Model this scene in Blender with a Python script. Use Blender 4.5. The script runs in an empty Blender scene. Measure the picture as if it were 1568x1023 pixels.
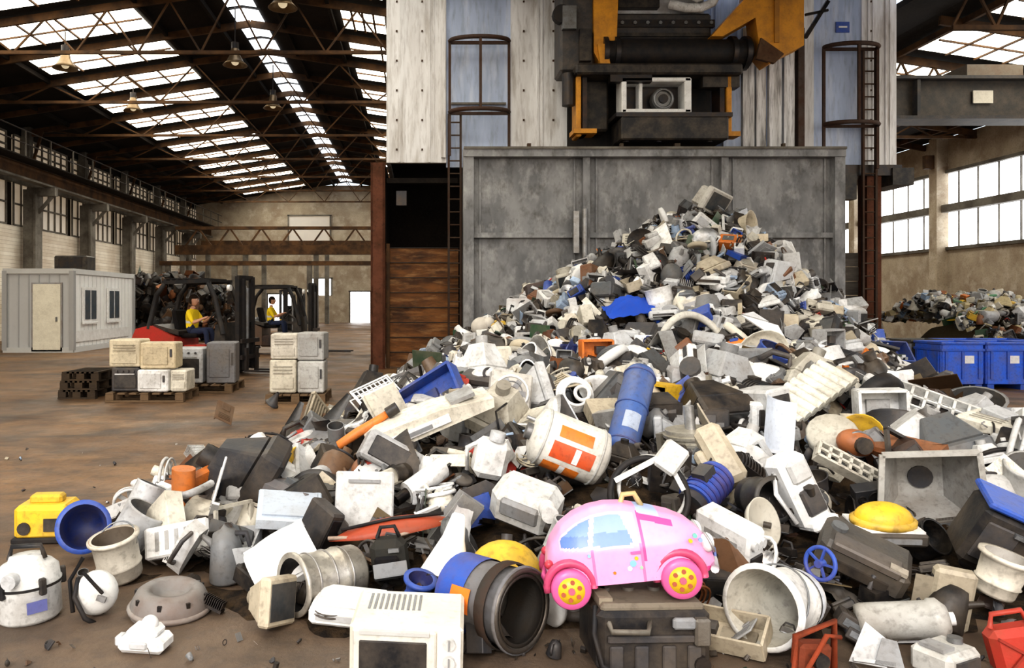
import bpy, math, random
import numpy as np
from mathutils import Matrix, Vector, Euler, noise as mnoise
random.seed(7)
R = random
rad = math.radians
scene = bpy.context.scene
try:
    scene.view_settings.view_transform = 'Standard'
except Exception:
    pass
for lk in ('Medium High Contrast', 'None'):
    try:
        scene.view_settings.look = lk; break
    except Exception:
        pass

# ------------------------------------------------------------------ materials
MATS = {}
def new_mat(name):
    m = bpy.data.materials.new(name); m.use_nodes = True
    nt = m.node_tree
    return m, nt, nt.nodes, nt.links, nt.nodes['Principled BSDF']

def noise_fac(nt, scale, detail=6, mapping=(1,1,1), lo=.4, hi=.65, rough=.6, dist=0):
    tc = nt.nodes.new('ShaderNodeTexCoord'); mp = nt.nodes.new('ShaderNodeMapping')
    mp.inputs['Scale'].default_value = mapping
    nz = nt.nodes.new('ShaderNodeTexNoise'); nz.inputs['Scale'].default_value = scale
    nz.inputs['Detail'].default_value = detail; nz.inputs['Roughness'].default_value = rough
    nz.inputs['Distortion'].default_value = dist
    rp = nt.nodes.new('ShaderNodeMapRange'); rp.inputs['From Min'].default_value = lo; rp.inputs['From Max'].default_value = hi
    nt.links.new(tc.outputs['Object'], mp.inputs['Vector']); nt.links.new(mp.outputs['Vector'], nz.inputs['Vector'])
    nt.links.new(nz.outputs['Fac'], rp.inputs['Value'])
    return rp.outputs['Result'], nz.outputs['Fac'], mp
def mixc(nt, fac, a, b, mul=1.0):
    mx = nt.nodes.new('ShaderNodeMix'); mx.data_type = 'RGBA'
    if fac is not None:
        if mul != 1.0:
            mt = nt.nodes.new('ShaderNodeMath'); mt.operation = 'MULTIPLY'; mt.inputs[1].default_value = mul
            nt.links.new(fac, mt.inputs[0]); fac = mt.outputs[0]
        nt.links.new(fac, mx.inputs[0])
    for s, i in ((a, 6), (b, 7)):
        if isinstance(s, tuple): mx.inputs[i].default_value = (*s, 1)
        else: nt.links.new(s, mx.inputs[i])
    return mx.outputs[2]
def bump(nt, bs, h, strength, dist=.01):
    b = nt.nodes.new('ShaderNodeBump'); b.inputs['Strength'].default_value = strength; b.inputs['Distance'].default_value = dist
    nt.links.new(h, b.inputs['Height']); nt.links.new(b.outputs['Normal'], bs.inputs['Normal'])

def attr_mat(key, name, rough, metal=0, dirt=(.10,.065,.035), amt=.6, scale=5, bm=.25, spec=.4, amt2=None, lo2=.53, hi=.65):
    m, nt, N, L, bs = new_mat(name)
    at = N.new('ShaderNodeAttribute'); at.attribute_name = 'Col'
    f, h, _ = noise_fac(nt, scale, 8, hi=hi, rough=.68)
    f2, h2, _ = noise_fac(nt, scale*7, 5, lo=lo2, hi=.74)
    c = mixc(nt, f, at.outputs['Color'], dirt, amt)
    c = mixc(nt, f2, c, (.03,.022,.016), amt*.7 if amt2 is None else amt2)
    L.new(c, bs.inputs['Base Color'])
    bs.inputs['Roughness'].default_value = rough; bs.inputs['Metallic'].default_value = metal
    bs.inputs['Specular IOR Level'].default_value = spec
    bump(nt, bs, h2, bm)
    MATS[key] = m
attr_mat('pl', 'worn_plastic', .48, amt=.55, dirt=(.15,.115,.08), amt2=.42, lo2=.51, scale=3.6, hi=.72)
attr_mat('cl', 'scuffed_plastic', .40, amt=.30, dirt=(.25,.20,.15), amt2=.24, bm=.1, scale=4.5, hi=.72)
attr_mat('ty', 'toy_plastic', .33, amt=.12, amt2=.08, bm=.05)
attr_mat('me', 'scratched_metal', .40, .65, amt=.45, amt2=.35)
attr_mat('rb', 'dull_rubber', .6, amt=.2, spec=.3, amt2=.1)
attr_mat('pt', 'chipped_paint', .5, amt=.45, dirt=(.14,.06,.025), scale=3, amt2=.25)
attr_mat('wd', 'raw_wood', .85, amt=.5, spec=.2)
attr_mat('so', 'oily_soil_gap_shade', .95, amt=.6, bm=1, spec=.1, scale=9)
attr_mat('sk', 'human_skin', .5, amt=0.0, bm=.05)
attr_mat('fb', 'fabric', .9, amt=.1, bm=.3, spec=.1, scale=14)
attr_mat('rs', 'rusty_steel', .75, .2, dirt=(.07,.03,.015), amt=.75, scale=2.2, bm=.4, spec=.2)
attr_mat('cb', 'cabin_paint', .6, amt=.15, dirt=(.3,.28,.25), scale=.8, bm=.02, amt2=.06)

def simple_mat(key, name, cols, scale, mapping=(1,1,1), rough=.7, bm=.3, fine=18, fineamt=.35, metal=0, finecol=(.05,.04,.03)):
    m, nt, N, L, bs = new_mat(name)
    f, h, _ = noise_fac(nt, scale, 8, mapping, .38, .62)
    c = mixc(nt, f, cols[0], cols[1])
    if len(cols) > 2:
        f3, _, _ = noise_fac(nt, scale*2.7, 6, mapping, .5, .7)
        c = mixc(nt, f3, c, cols[2], .8)
    f2, h2, _ = noise_fac(nt, fine, 6, mapping, .5, .75)
    c = mixc(nt, f2, c, finecol, fineamt)
    L.new(c, bs.inputs['Base Color']); bs.inputs['Roughness'].default_value = rough; bs.inputs['Metallic'].default_value = metal
    bs.inputs['Specular IOR Level'].default_value = .25
    bump(nt, bs, h2, bm)
    MATS[key] = m
    return m
simple_mat('gate', 'stained_grey_steel', ((.30,.30,.305), (.17,.172,.178), (.43,.43,.43)), 1.3, (1,1,.6), .8, .4, 7, .5)
simple_mat('clad', 'dirty_white_cladding', ((.84,.84,.85), (.70,.69,.69), (.46,.43,.40)), 1.1, (1.5,1.5,.22), .6, .1, 9, .4, finecol=(.12,.08,.05))
simple_mat('streak', 'streaked_cladding', ((.80,.80,.81), (.55,.54,.53), (.06,.05,.045)), 1.2, (5,5,.35), .6, .1, 9, .6, finecol=(.05,.04,.03))
simple_mat('cladb', 'pale_blue_cladding', ((.48,.56,.74), (.38,.45,.60), (.62,.67,.78)), 1.1, (1.5,1.5,.25), .5, .1, 9, .3)
simple_mat('rustsheet', 'rusted_sheet', ((.22,.095,.033), (.06,.03,.018), (.33,.18,.08)), 1.6, (.5,.5,2.2), .85, .5, 9, .6)
simple_mat('beam', 'brown_primer_steel', ((.13,.066,.027), (.045,.025,.014)), 1.5, rough=.7)
simple_mat('dark', 'dark_roof_and_void_shade', ((.018,.013,.010), (.008,.006,.005)), .8, rough=.9)
simple_mat('gsteel', 'dusty_grey_steel', ((.21,.195,.17), (.10,.088,.075)), 1.2, rough=.7)
simple_mat('conc', 'plaster_wall', ((.50,.43,.33), (.34,.27,.20), (.60,.54,.45)), .7, rough=.9)
simple_mat('planks', 'grey_planks', ((.20,.18,.16), (.10,.09,.08)), 1.5, (.4,.4,3), rough=.9)
# painted brick
m, nt, N, L, bs = new_mat('painted_brick')
tc = N.new('ShaderNodeTexCoord'); mp = N.new('ShaderNodeMapping'); mp.inputs['Rotation'].default_value = (rad(90), 0, rad(90))
bt = N.new('ShaderNodeTexBrick'); bt.inputs['Scale'].default_value = 3.2
bt.inputs['Color1'].default_value = (.84,.79,.70,1); bt.inputs['Color2'].default_value = (.68,.61,.51,1); bt.inputs['Mortar'].default_value = (.4,.34,.27,1)
L.new(tc.outputs['Object'], mp.inputs['Vector']); L.new(mp.outputs['Vector'], bt.inputs['Vector'])
f, h, _ = noise_fac(nt, .6, 8)
L.new(mixc(nt, f, bt.outputs['Color'], (.3,.2,.12), .45), bs.inputs['Base Color']); bs.inputs['Roughness'].default_value = .9
MATS['brick'] = m
# floor: stained, dusty concrete
m, nt, N, L, bs = new_mat('dirty_floor')
f, h, _ = noise_fac(nt, .30, 12, (1,1,1), .38, .62, .62, .6)
c = mixc(nt, f, (.200,.108,.046), (.092,.052,.027))
f, h1, _ = noise_fac(nt, 1.1, 12, (.6,1,1), .48, .66, .68, .8)
c = mixc(nt, f, c, (.29,.175,.085), .5)
f, h2, _ = noise_fac(nt, .75, 12, (.5,1.3,1), .52, .64, .72, 1.2)
c = mixc(nt, f, c, (.035,.023,.015), .8)
f, h3, _ = noise_fac(nt, 14, 8, (1,1,1), .50, .70, .7)
c = mixc(nt, f, c, (.035,.025,.018), .6)
tc = N.new('ShaderNodeTexCoord'); sp = N.new('ShaderNodeSeparateXYZ'); L.new(tc.outputs['Object'], sp.inputs[0])
mr = N.new('ShaderNodeMapRange'); mr.inputs['From Min'].default_value = 7.0; mr.inputs['From Max'].default_value = 3.8
L.new(sp.outputs['Y'], mr.inputs['Value'])
c = mixc(nt, mr.outputs[0], c, (.105,.085,.068), .65)
f, h4, _ = noise_fac(nt, 2.2, 8, (1,1,1), .5, .62)
c = mixc(nt, f, c, (.04,.03,.023), .45)
L.new(c, bs.inputs['Base Color'])
f, h5, _ = noise_fac(nt, .8, 5, (1,1,1), .3, .7)
r = N.new('ShaderNodeMapRange'); r.inputs['To Min'].default_value = .32; r.inputs['To Max'].default_value = .8
L.new(f, r.inputs['Value']); L.new(r.outputs[0], bs.inputs['Roughness'])
bump(nt, bs, h3, .5, .02)
MATS['floor'] = m

def glow(key, name, col, st):
    m = bpy.data.materials.new(name); m.use_nodes = True; nt = m.node_tree; bs = nt.nodes['Principled BSDF']
    bs.inputs['Base Color'].default_value = (.5,.5,.5,1)
    f, h, _ = noise_fac(nt, .9, 4, lo=.35, hi=.6)
    c = mixc(nt, f, col, tuple(k*.72 for k in col))
    nt.links.new(c, bs.inputs['Emission Color']); bs.inputs['Emission Strength'].default_value = st
    MATS[key] = m
glow('sky1', 'skylight_glass', (1,.94,.80), 7.0)
glow('sky2', 'ridge_glass', (.9,.95,1), 3.5)
glow('win', 'bright_window_glass', (.96,.98,1), 4.0)
glow('grim', 'grimy_window_glass', (.55,.42,.28), .4)
glow('bulb', 'lamp_bulb', (1,.8,.5), .6)
glow('red', 'tail_lamp', (1,.1,.05), 1)

# ------------------------------------------------------------------ mesh builder
def X(loc=(0,0,0), rot=(0,0,0), sc=1):
    S = Matrix.Diagonal((*( (sc,sc,sc) if not hasattr(sc,'__len__') else sc),1))
    return Matrix.Translation(loc) @ Euler([rad(a) for a in rot]).to_matrix().to_4x4() @ S
def axisM(p, q):
    p = Vector(p); q = Vector(q); d = q-p
    return Matrix.Translation(p) @ d.to_track_quat('Z','Y').to_matrix().to_4x4(), d.length

class MB:
    def __init__(s):
        s.V=[]; s.F=[]; s.C=[]; s.K=[]; s.S=[]; s.T=Matrix.Identity(4)
    def add(s, vs, fs, col, kind='pl', smooth=False, M=None):
        o=len(s.V); T = s.T if M is None else s.T@M
        s.V.extend([tuple(T@Vector(v)) for v in vs])
        s.F.extend([tuple(i+o for i in f) for f in fs]); n=len(fs)
        if isinstance(col, list): s.C.extend(col)
        else: s.C.extend([col]*n)
        s.K.extend([kind]*n); s.S.extend([smooth]*n)
    def box(s, c, size, col, kind='pl', rot=(0,0,0), bev=0, taper=1):
        hx,hy,hz_=[a/2 for a in size]; M=X(c,rot)
        if bev<=0:
            vs=[(x*hx*(taper if z>0 else 1),y*hy*(taper if z>0 else 1),z*hz_) for x in(-1,1) for y in(-1,1) for z in(-1,1)]
            fs=[(0,1,3,2),(4,6,7,5),(0,4,5,1),(2,3,7,6),(0,2,6,4),(1,5,7,3)]
            s.add(vs,fs,col,kind,False,M); return
        b=min(bev,hx*.9,hy*.9,hz_*.9); vs=[]; ix={}
        for x in(-1,1):
            for y in(-1,1):
                for z in(-1,1):
                    t = taper if z>0 else 1
                    for a in range(3):
                        ix[(x,y,z,a)]=len(vs)
                        vs.append((x*(hx-(b if a!=0 else 0))*t, y*(hy-(b if a!=1 else 0))*t, z*(hz_-(b if a!=2 else 0))))
        fs=[]
        for a in range(3):
            u,w=[(1,2),(0,2),(0,1)][a]
            for sg in(-1,1):
                f=[]
                for (p,q) in((-1,-1),(1,-1),(1,1),(-1,1)):
                    k=[0,0,0]; k[a]=sg;k[u]=p;k[w]=q; f.append(ix[(*k,a)])
                fs.append(f)
            for p in(-1,1):
                for q in(-1,1):
                    k0=[0,0,0];k0[u]=p;k0[w]=q;k1=list(k0);k0[a]=-1;k1[a]=1
                    fs.append([ix[(*k0,u)],ix[(*k1,u)],ix[(*k1,w)],ix[(*k0,w)]])
        for x in(-1,1):
            for y in(-1,1):
                for z in(-1,1): fs.append([ix[(x,y,z,0)],ix[(x,y,z,1)],ix[(x,y,z,2)]])
        out=[]
        for f in fs:
            P=[Vector(vs[i]) for i in f]; n=(P[1]-P[0]).cross(P[2]-P[0]); cc=sum(P,Vector())/len(P)
            out.append(tuple(f) if n.dot(cc)>0 else tuple(reversed(f)))
        s.add(vs,out,col,kind,False,M)
    def lathe(s, prof, col, kind='pl', n=16, M=None, a0=0, a1=360, smooth=True):
        full = abs(a1-a0)>=359.9; m = n if full else n+1; vs=[]
        for (r,z) in prof:
            r=max(r,.0004)
            for i in range(m):
                a=rad(a0+(a1-a0)*i/n); vs.append((r*math.cos(a),r*math.sin(a),z))
        fs=[]
        for j in range(len(prof)-1):
            for i in range(n):
                k=(i+1)%m
                fs.append((j*m+i,j*m+k,(j+1)*m+k,(j+1)*m+i))
        s.add(vs,fs,col,kind,smooth,M)
    def cyl(s, p, q, r, col, kind='pl', n=14, r2=None, smooth=True):
        M,l=axisM(p,q); r2=r if r2 is None else r2
        s.lathe([(r,0),(r2,l)],col,kind,n,M,smooth=smooth)
        s.add([(r*math.cos(2*math.pi*i/n),r*math.sin(2*math.pi*i/n),0) for i in range(n)],[tuple(range(n))],col,kind,False,M)
        s.add([(r2*math.cos(2*math.pi*i/n),r2*math.sin(2*math.pi*i/n),l) for i in range(n)],[tuple(range(n))],col,kind,False,M)
    def beam(s, p, q, w, h, col, kind='pl'):
        M,l=axisM(p,q)
        T=s.T; s.T=T@M; s.box((0,0,l/2),(w,h,l),col,kind); s.T=T
    def tube(s, pts, r, col, kind='rb', n=6, closed=False):
        P=[Vector(p) for p in pts]; N_=len(P); vs=[]; up=Vector((.13,.27,.95)).normalized()
        for i in range(N_):
            a=P[(i-1)%N_] if (closed or i>0) else P[i]; b=P[(i+1)%N_] if (closed or i<N_-1) else P[i]
            t=(b-a).normalized(); u=t.cross(up)
            if u.length<.05: u=t.cross(Vector((1,0,0)))
            u.normalize(); w=t.cross(u); rr = r[i] if hasattr(r,'__len__') else r
            for k in range(n):
                an=2*math.pi*k/n; vs.append(P[i]+u*(rr*math.cos(an))+w*(rr*math.sin(an)))
        fs=[]
        for i in range(N_ if closed else N_-1):
            j=(i+1)%N_
            for k in range(n):
                l=(k+1)%n; fs.append((i*n+k,i*n+l,j*n+l,j*n+k))
        if not closed:
            fs.append(tuple(range(n))); fs.append(tuple(range((N_-1)*n,N_*n)))
        s.add(vs,fs,col,kind,True)
    def ring(s, c, Rr, r, col, kind='rb', rot=(0,0,0), n=24, m=6, sq=1):
        M=X(c,rot); s2=s.T; s.T=s2@M
        s.tube([(Rr*math.cos(2*math.pi*i/n),sq*Rr*math.sin(2*math.pi*i/n),0) for i in range(n)],r,col,kind,m,True); s.T=s2
    def prism(s, poly, y0, y1, col, kind='pl', M=None):
        n=len(poly); vs=[(x,y0,z) for x,z in poly]+[(x,y1,z) for x,z in poly]
        fs=[tuple(range(n)),tuple(range(2*n-1,n-1,-1))]+[(i,(i+1)%n,n+(i+1)%n,n+i) for i in range(n)]
        s.add(vs,fs,col,kind,False,M)
    def grid(s, fn, nu, nv, col, kind='pl', smooth=True, colfn=None):
        vs=[fn(u/nu,v/nv) for v in range(nv+1) for u in range(nu+1)]; fs=[];cs=[]
        for v in range(nv):
            for u in range(nu):
                a=v*(nu+1)+u; fs.append((a,a+1,a+nu+2,a+nu+1))
                if colfn: cs.append(colfn((u+.5)/nu,(v+.5)/nv))
        s.add(vs,fs,cs if colfn else col,kind,smooth)
    def ball(s, c, r, col, kind='pl', n=14, sc=(1,1,1), half=False, rot=(0,0,0)):
        k=6 if half else 10; t=90 if half else 180
        s.lathe([(r*math.sin(rad(t*i/k)), r*math.cos(rad(t*i/k))) for i in range(k+1)],col,kind,n,X(c,rot,sc))

def arrays(mb, prim=(.7,.7,.7)):
    V=np.array(mb.V,dtype=np.float32); lt=np.array([len(f) for f in mb.F],dtype=np.int32)
    li=np.array([i for f in mb.F for i in f],dtype=np.int32)
    sh=np.array([c if not isinstance(c,tuple) else -1 for c in mb.C],dtype=np.float32)
    C=np.array([c if isinstance(c,tuple) else (0,0,0) for c in mb.C],dtype=np.float32)
    return V,li,lt,C,sh,np.array(mb.K,dtype=object),np.array(mb.S,dtype=bool)
def mesh_from(name,V,li,lt,C,K,S):
    me=bpy.data.meshes.new(name); me.vertices.add(len(V)); me.vertices.foreach_set('co',V.astype(np.float32).ravel())
    me.loops.add(len(li)); me.loops.foreach_set('vertex_index',li)
    me.polygons.add(len(lt)); st=np.concatenate(([0],np.cumsum(lt)[:-1])).astype(np.int32)
    me.polygons.foreach_set('loop_start',st)
    used=sorted(set(K.tolist())); mp={k:i for i,k in enumerate(used)}
    for k in used: me.materials.append(MATS[k])
    me.polygons.foreach_set('material_index',np.array([mp[k] for k in K],dtype=np.int32))
    me.polygons.foreach_set('use_smooth',S)
    me.update(calc_edges=True)
    a=me.attributes.new('Col','FLOAT_COLOR','FACE')
    a.data.foreach_set('color',np.hstack([C,np.ones((len(C),1),dtype=np.float32)]).astype(np.float32).ravel())
    return me
def build(mb,name,M=None,prim=(.7,.7,.7),parent=None):
    V,li,lt,C,sh,K,S=arrays(mb); m=sh>=0; C[m]=sh[m,None]*np.array(prim,dtype=np.float32)
    ob=bpy.data.objects.new(name,mesh_from(name,V,li,lt,C,K,S)); scene.collection.objects.link(ob)
    if M is not None: ob.matrix_world=M
    if parent is not None: ob.parent=parent
    return ob

BK=(.012,.012,.014); DK=(.042,.042,.047); GR=(.24,.25,.26); LG=(.52,.53,.54); WH=(.82,.82,.81); CR=(.72,.68,.58)
BL=(.03,.09,.40); OR=(.72,.20,.025); RD=(.45,.035,.025); YE=(.80,.50,.03); RU=(.22,.085,.035); BR=(.14,.08,.045)
Z0=(0,0,0)

# ------------------------------------------------------------------ hall shell
YB=60.0
b=MB(); b.box((1.5,17,-.1),(37,86,.2),Z0,'floor'); build(b,'floor')
def rz1(x): return 10.75-.15*abs(x+5.4)
def rz2(x): return 8.85-.15*abs(x-13.1)
b=MB()
def slab(b,x0,x1,y0,y1,fz,k,t=.15):
    vs=[(x,y,fz(x)+d) for x in(x0,x1) for y in(y0,y1) for d in(0,t)]
    b.add(vs,[(0,1,3,2),(4,6,7,5),(0,4,5,1),(2,3,7,6),(0,2,6,4),(1,5,7,3)],Z0,k)
slab(b,-17,-5.4,-3,YB,rz1,'dark'); slab(b,-5.4,-.85,-3,YB,rz1,'dark')
slab(b,-.85,6.2,-3,18.4,rz1,'dark'); slab(b,-.85,6.2,24.6,YB,rz1,'dark')
slab(b,6.2,11.5,-3,18.4,lambda x:9.05,'dark'); slab(b,6.2,11.5,24.6,26,lambda x:9.05,'dark')
slab(b,11.5,13.1,-3,26,rz2,'dark'); slab(b,13.1,20,-3,YB,rz2,'dark'); slab(b,6.2,13.1,26,YB,rz2,'dark')
build(b,'ceiling')
# skylights
s1=MB(); mu=MB()
def panel(mb,x0,x1,y0,y1,fz,key,off=.04):
    mb.add([(x0,y0,fz(x0)-off),(x1,y0,fz(x1)-off),(x1,y1,fz(x1)-off),(x0,y1,fz(x0)-off)],[(0,1,2,3)],Z0,key)
ys=[22.9+2.8*k for k in range(-8,13)]
for y in ys:
    for (x0,x1,fz) in((-12.9,-8.4,rz1),(-2.3,2.0,rz1),(14.0,17.2,rz2)):
        if x0==-2.3 and 15.6<y<25: x1=-1.0
        panel(s1,x0,x1,y,y+1.85,fz,'sky1')
        for i in range(1,4):
            x=x0+(x1-x0)*i/4; mu.box((x,y+.92,fz(x)-.08),(.06,1.9,.05),(.3,.2,.1),'beam')
        mu.beam((x0,y+.95,fz(x0)-.08),(x1,y+.95,fz(x1)-.08),.05,.05,Z0,'beam')
    panel(s1,-5.85,-5.4,y,y+1.15,rz1,'sky2'); panel(s1,-5.4,-4.95,y,y+1.15,rz1,'sky2')
    panel(s1,-5.85,-5.4,y+1.4,y+2.55,rz1,'sky2'); panel(s1,-5.4,-4.95,y+1.4,y+2.55,rz1,'sky2')
build(s1,'skylight_glazing'); build(mu,'skylight_bars')
# rafters, trusses, purlins
t=MB()
for k,y in enumerate(ys):
    yy=y-.42
    for (xa,xb,fz) in((-17,-5.4,rz1),(-5.4,6.2,rz1),(13.1,20,rz2)):
        if xa==-5.4 and 18.3<yy<24.7: xb=-.85
        t.beam((xa,yy,fz(xa)-.18),(xb,yy,fz(xb)-.18),.09,.22,Z0,'beam')
    if yy>26: t.beam((6.2,yy,rz2(6.2)-.2),(13.1,yy,rz2(13.1)-.2),.12,.3,Z0,'beam')
    if k%2==0:
        for (xa,xb,fz,zc) in((-17,6.2,rz1,8.75),(11.5 if yy<26 else 6.2,20,rz2,7.5)):
            if xa==-17 and 18.3<yy<24.7: xb=-.85
            t.beam((xa,yy,zc),(xb,yy,zc),.09,.10,Z0,'beam')
            n=9
            for i in range(n):
                x0=xa+(xb-xa)*i/n; x1=xa+(xb-xa)*(i+.5)/n; x2=xa+(xb-xa)*(i+1)/n
                t.beam((x0,yy,zc),(x1,yy,fz(x1)-.25),.05,.05,Z0,'beam'); t.beam((x1,yy,fz(x1)-.25),(x2,yy,zc),.05,.05,Z0,'beam')
for x in(-15,-13.2,-8.1,-6.4,-4.3,-2.6):
    t.beam((x,-3,rz1(x)-.12),(x,YB,rz1(x)-.12),.1,.16,Z0,'dark')
for x in(13.7,17.5,19): t.beam((x,-3,rz2(x)-.12),(x,YB,rz2(x)-.12),.1,.16,Z0,'beam')
build(t,'roof_trusses')
# left wall
b=MB(); b.box((-17.15,28.5,2.4),(.3,63,4.8),Z0,'brick'); b.box((-17.15,28.5,7.1),(.3,63,.9),Z0,'gsteel'); b.box((-17.15,28.5,8.85),(.3,63,.35),Z0,'dark')
b.box((-17.3,28.5,6.8),(.05,63,4.2),Z0,'dark'); build(b,'wall_left')
g=MB(); fr=MB()
for i in range(11):
    y0=-1+5.6*i+.4
    for (z0,z1) in((4.85,6.65),(7.6,8.65)):
        g.box((-17.1,y0+2.5,(z0+z1)/2),(.04,5,z1-z0),Z0,'grim')
        for j in range(0,9): fr.box((-17.03,y0+5*j/8,(z0+z1)/2),(.07,.06,z1-z0),Z0,'gsteel')
        for zz in(z0,(z0+z1)/2,z1): fr.box((-17.03,y0+2.5,zz),(.08,5,.07),Z0,'gsteel')
build(g,'window_1'); build(fr,'trim_1')
c=MB()
for i in range(12):
    y=34.6-5.6*6+5.6*i-1
    if y>59: break
    c.box((-16.6,y,3.2),(.5,.35,6.4),Z0,'gsteel'); c.box((-16.3,y,3.1),(.1,.6,6.2),Z0,'gsteel')
    c.box((-16.75,y,8),(.35,.35,2.2),Z0,'gsteel')
    c.box((-16.1,y,6.3),(1.2,.3,.35),Z0,'gsteel')
    c.beam((-16.3,y,5.4),(-15.6,y,6.2),.12,.12,Z0,'gsteel')
    c.beam((-16.6,y,7.3),(-16.1,y,8.9),.1,.1,Z0,'beam')
build(c,'wall_column')
c=MB()
c.box((-15.8,28.4,7.15),(.35,62.6,.08),Z0,'gsteel'); c.box((-15.8,28.4,6.85),(.1,62.6,.55),Z0,'beam'); c.box((-15.8,28.4,6.53),(.35,62.6,.08),Z0,'gsteel')
c.box((-15.8,28.4,7.25),(.08,62.6,.1),Z0,'gsteel'); c.box((-15.2,28.4,7.1),(.7,62.6,.05),Z0,'dark')
for z in(7.6,8.1): c.cyl((-14.9,-2,z),(-14.9,59.5,z),.03,DK,'me',6)
for i in range(30): c.box((-14.9,-1+2.05*i,7.6),(.05,.05,1),Z0,'gsteel')
build(c,'crane_runway')
# right wall
b=MB(); b.box((20.15,28.5,1.8),(.3,63,3.6),Z0,'conc'); b.box((20.15,28.5,7.15),(.3,63,1.3),Z0,'conc'); build(b,'wall_right')
g=MB(); g.box((20.1,28.5,5.05),(.05,63,2.95),Z0,'win'); build(g,'window_2')
fr=MB()
for i in range(0,62):
    fr.box((20.02,-2+1.0*i,5.05),(.06,.035,2.95),Z0,'gsteel')
for z in(3.6,6.5): fr.box((20,28.5,z),(.2,63,.12),Z0,'gsteel')
fr.box((19.9,28.5,5.1),(.3,63,.28),Z0,'gsteel')
for i in range(12):
    y=29.8-5.6*5+5.6*i
    if y<59: fr.box((19.8,y,3.9),(.45,.45,7.8),Z0,'conc'); fr.box((19.6,y,6.9),(.7,.2,.5),Z0,'beam')
build(fr,'trim_2')
# back wall
b=MB(); b.box((1.5,YB+.15,5.2),(37,.3,10.6),Z0,'conc'); build(b,'wall_back')
for i,(x0,x1,z0,z1) in enumerate([(-8.3,-6.6,2.1,3.4),(-5.2,-3.6,0,2.4),(-11.5,-9.6,0,2.2),(-9.9,-6.7,5.5,8.2)]):
    g=MB(); g.box(((x0+x1)/2,YB-.05,(z0+z1)/2),(x1-x0,.06,z1-z0),Z0,'win' if i<3 else 'grim')
    for xx in(x0,x1): g.box((xx,YB-.1,(z0+z1)/2),(.1,.14,z1-z0+.1),Z0,'gsteel')
    g.box(((x0+x1)/2,YB-.1,z1),(x1-x0+.2,.14,.1),Z0,'gsteel'); build(g,'door_%d'%(i+1) if i in(1,2) else 'window_%d'%(i+3))
c=MB()
for (y,z,h) in((50,4.9,.6),(56,5.7,.5),(47,3.9,.25)):
    c.box((-5.2,y,z),(20.5,.4,h),Z0,'beam')
    for x in(-15,-11,-6.5,-2,2.5,4.8): c.box((x,y,z/2),(.3,.3,z),Z0,'gsteel')
for x in range(-15,5,2): c.beam((x,50,4.9),(x+1,50,6.3),.1,.1,Z0,'beam'); c.beam((x+1,50,6.3),(x+2,50,4.9),.1,.1,Z0,'beam')
c.box((-5.2,50,6.3),(20.5,.2,.2),Z0,'beam')
build(c,'gantry_frame')
c=MB(); c.box((15.6,20,6.7),(7.7,.5,.95),(.05,.045,.04),'pl'); c.box((15.6,19.9,7.2),(7.7,.8,.08),DK,'pl'); c.box((15.6,19.9,6.2),(7.7,.8,.08),DK,'pl')
c.box((14.2,19.7,6.75),(.5,.03,.32),CR,'cl')
for x in(12.5,17,19): c.box((x,19.8,6.7),(.08,.5,.9),DK,'pl')
c.box((14.4,20,7.35),(1.4,.9,.35),(.2,.17,.13),'pt'); c.box((18.8,20,7.3),(.9,1.6,.4),(.2,.17,.13),'pt'); build(c,'bridge_crane')

# ------------------------------------------------------------------ press tower
t=MB()
YF=18.6
t.box((5.3,21.6,7.2),(12.0,5.6,4.5),Z0,'dark')
def clad(x0,x1,z0,z1,key,y=YF,pitch=.36):
    t.box(((x0+x1)/2,y,(z0+z1)/2),(x1-x0,.12,z1-z0),Z0,key)
    n=max(1,int((x1-x0)/pitch))
    for i in range(n):
        x=x0+(x1-x0)*(i+.5)/n
        t.box((x-.05,y-.075,(z0+z1)/2),(.05,.04,z1-z0-.02),Z0,key); t.box((x+.05,y-.075,(z0+z1)/2),(.03,.025,z1-z0-.02),Z0,key)
ZT=9.4
clad(-.74,.67,4.89,ZT,'clad',pitch=.7)
t.box((.6,YF-.1,7.2),(.1,.06,4.4),Z0,'clad')
t.box((1.44,YF+.1,7.1),(1.54,.1,4.6),Z0,'cladb')
t.box((1.44,YF,6.3),(1.3,.08,.05),Z0,'gsteel')
clad(2.2,3.57,5.1,ZT,'clad',pitch=.7)
clad(3.57,9.3,5.1,ZT,'cladb',y=YF+.2,pitch=.6)
t.box((9.9,YF+.02,7.1),(1.2,.1,4.7),Z0,'cladb'); t.box((10.05,YF-.05,8.1),(.32,.02,.25),BL,'cl'); t.box((10.05,YF-.065,8.1),(.2,.02,.04),WH,'cl')
t.box((9.2,YF-.02,7.1),(.3,.14,4.6),Z0,'clad')
clad(10.5,11.32,4.6,ZT,'clad',pitch=.28)
t.box((-.7,21.5,7.15),(.1,5.8,4.5),Z0,'clad'); t.box((11.28,21.5,7),(.1,5.8,4.8),Z0,'clad')
for x in(-.5,.1,2.5,3.2,10.7):
    for z in np.arange(5.2,9.3,.7): t.box((x,YF-.08,z),(.04,.03,.04),(.1,.07,.05),'rs')
t.box((10.4,YF+.3,4.7),(2,.9,.25),DK,'me'); t.box((11.4,YF+.4,4.55),(.5,1.2,.4),BK,'pl')
t.box((10.1,YF-.1,4.3),(.35,.3,.6),BK,'pl')
for x in(-.95,10.8,):
    t.box((x,YF,2.45),(.34,.1,4.9),(.15,.06,.035),'rs'); t.box((x-.14,YF+.15,2.45),(.05,.4,4.9),(.15,.06,.035),'rs'); t.box((x+.14,YF+.15,2.45),(.05,.4,4.9),(.15,.06,.035),'rs')
    t.box((x,24,2.45),(.34,.3,4.9),(.17,.07,.04),'rs')
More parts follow.
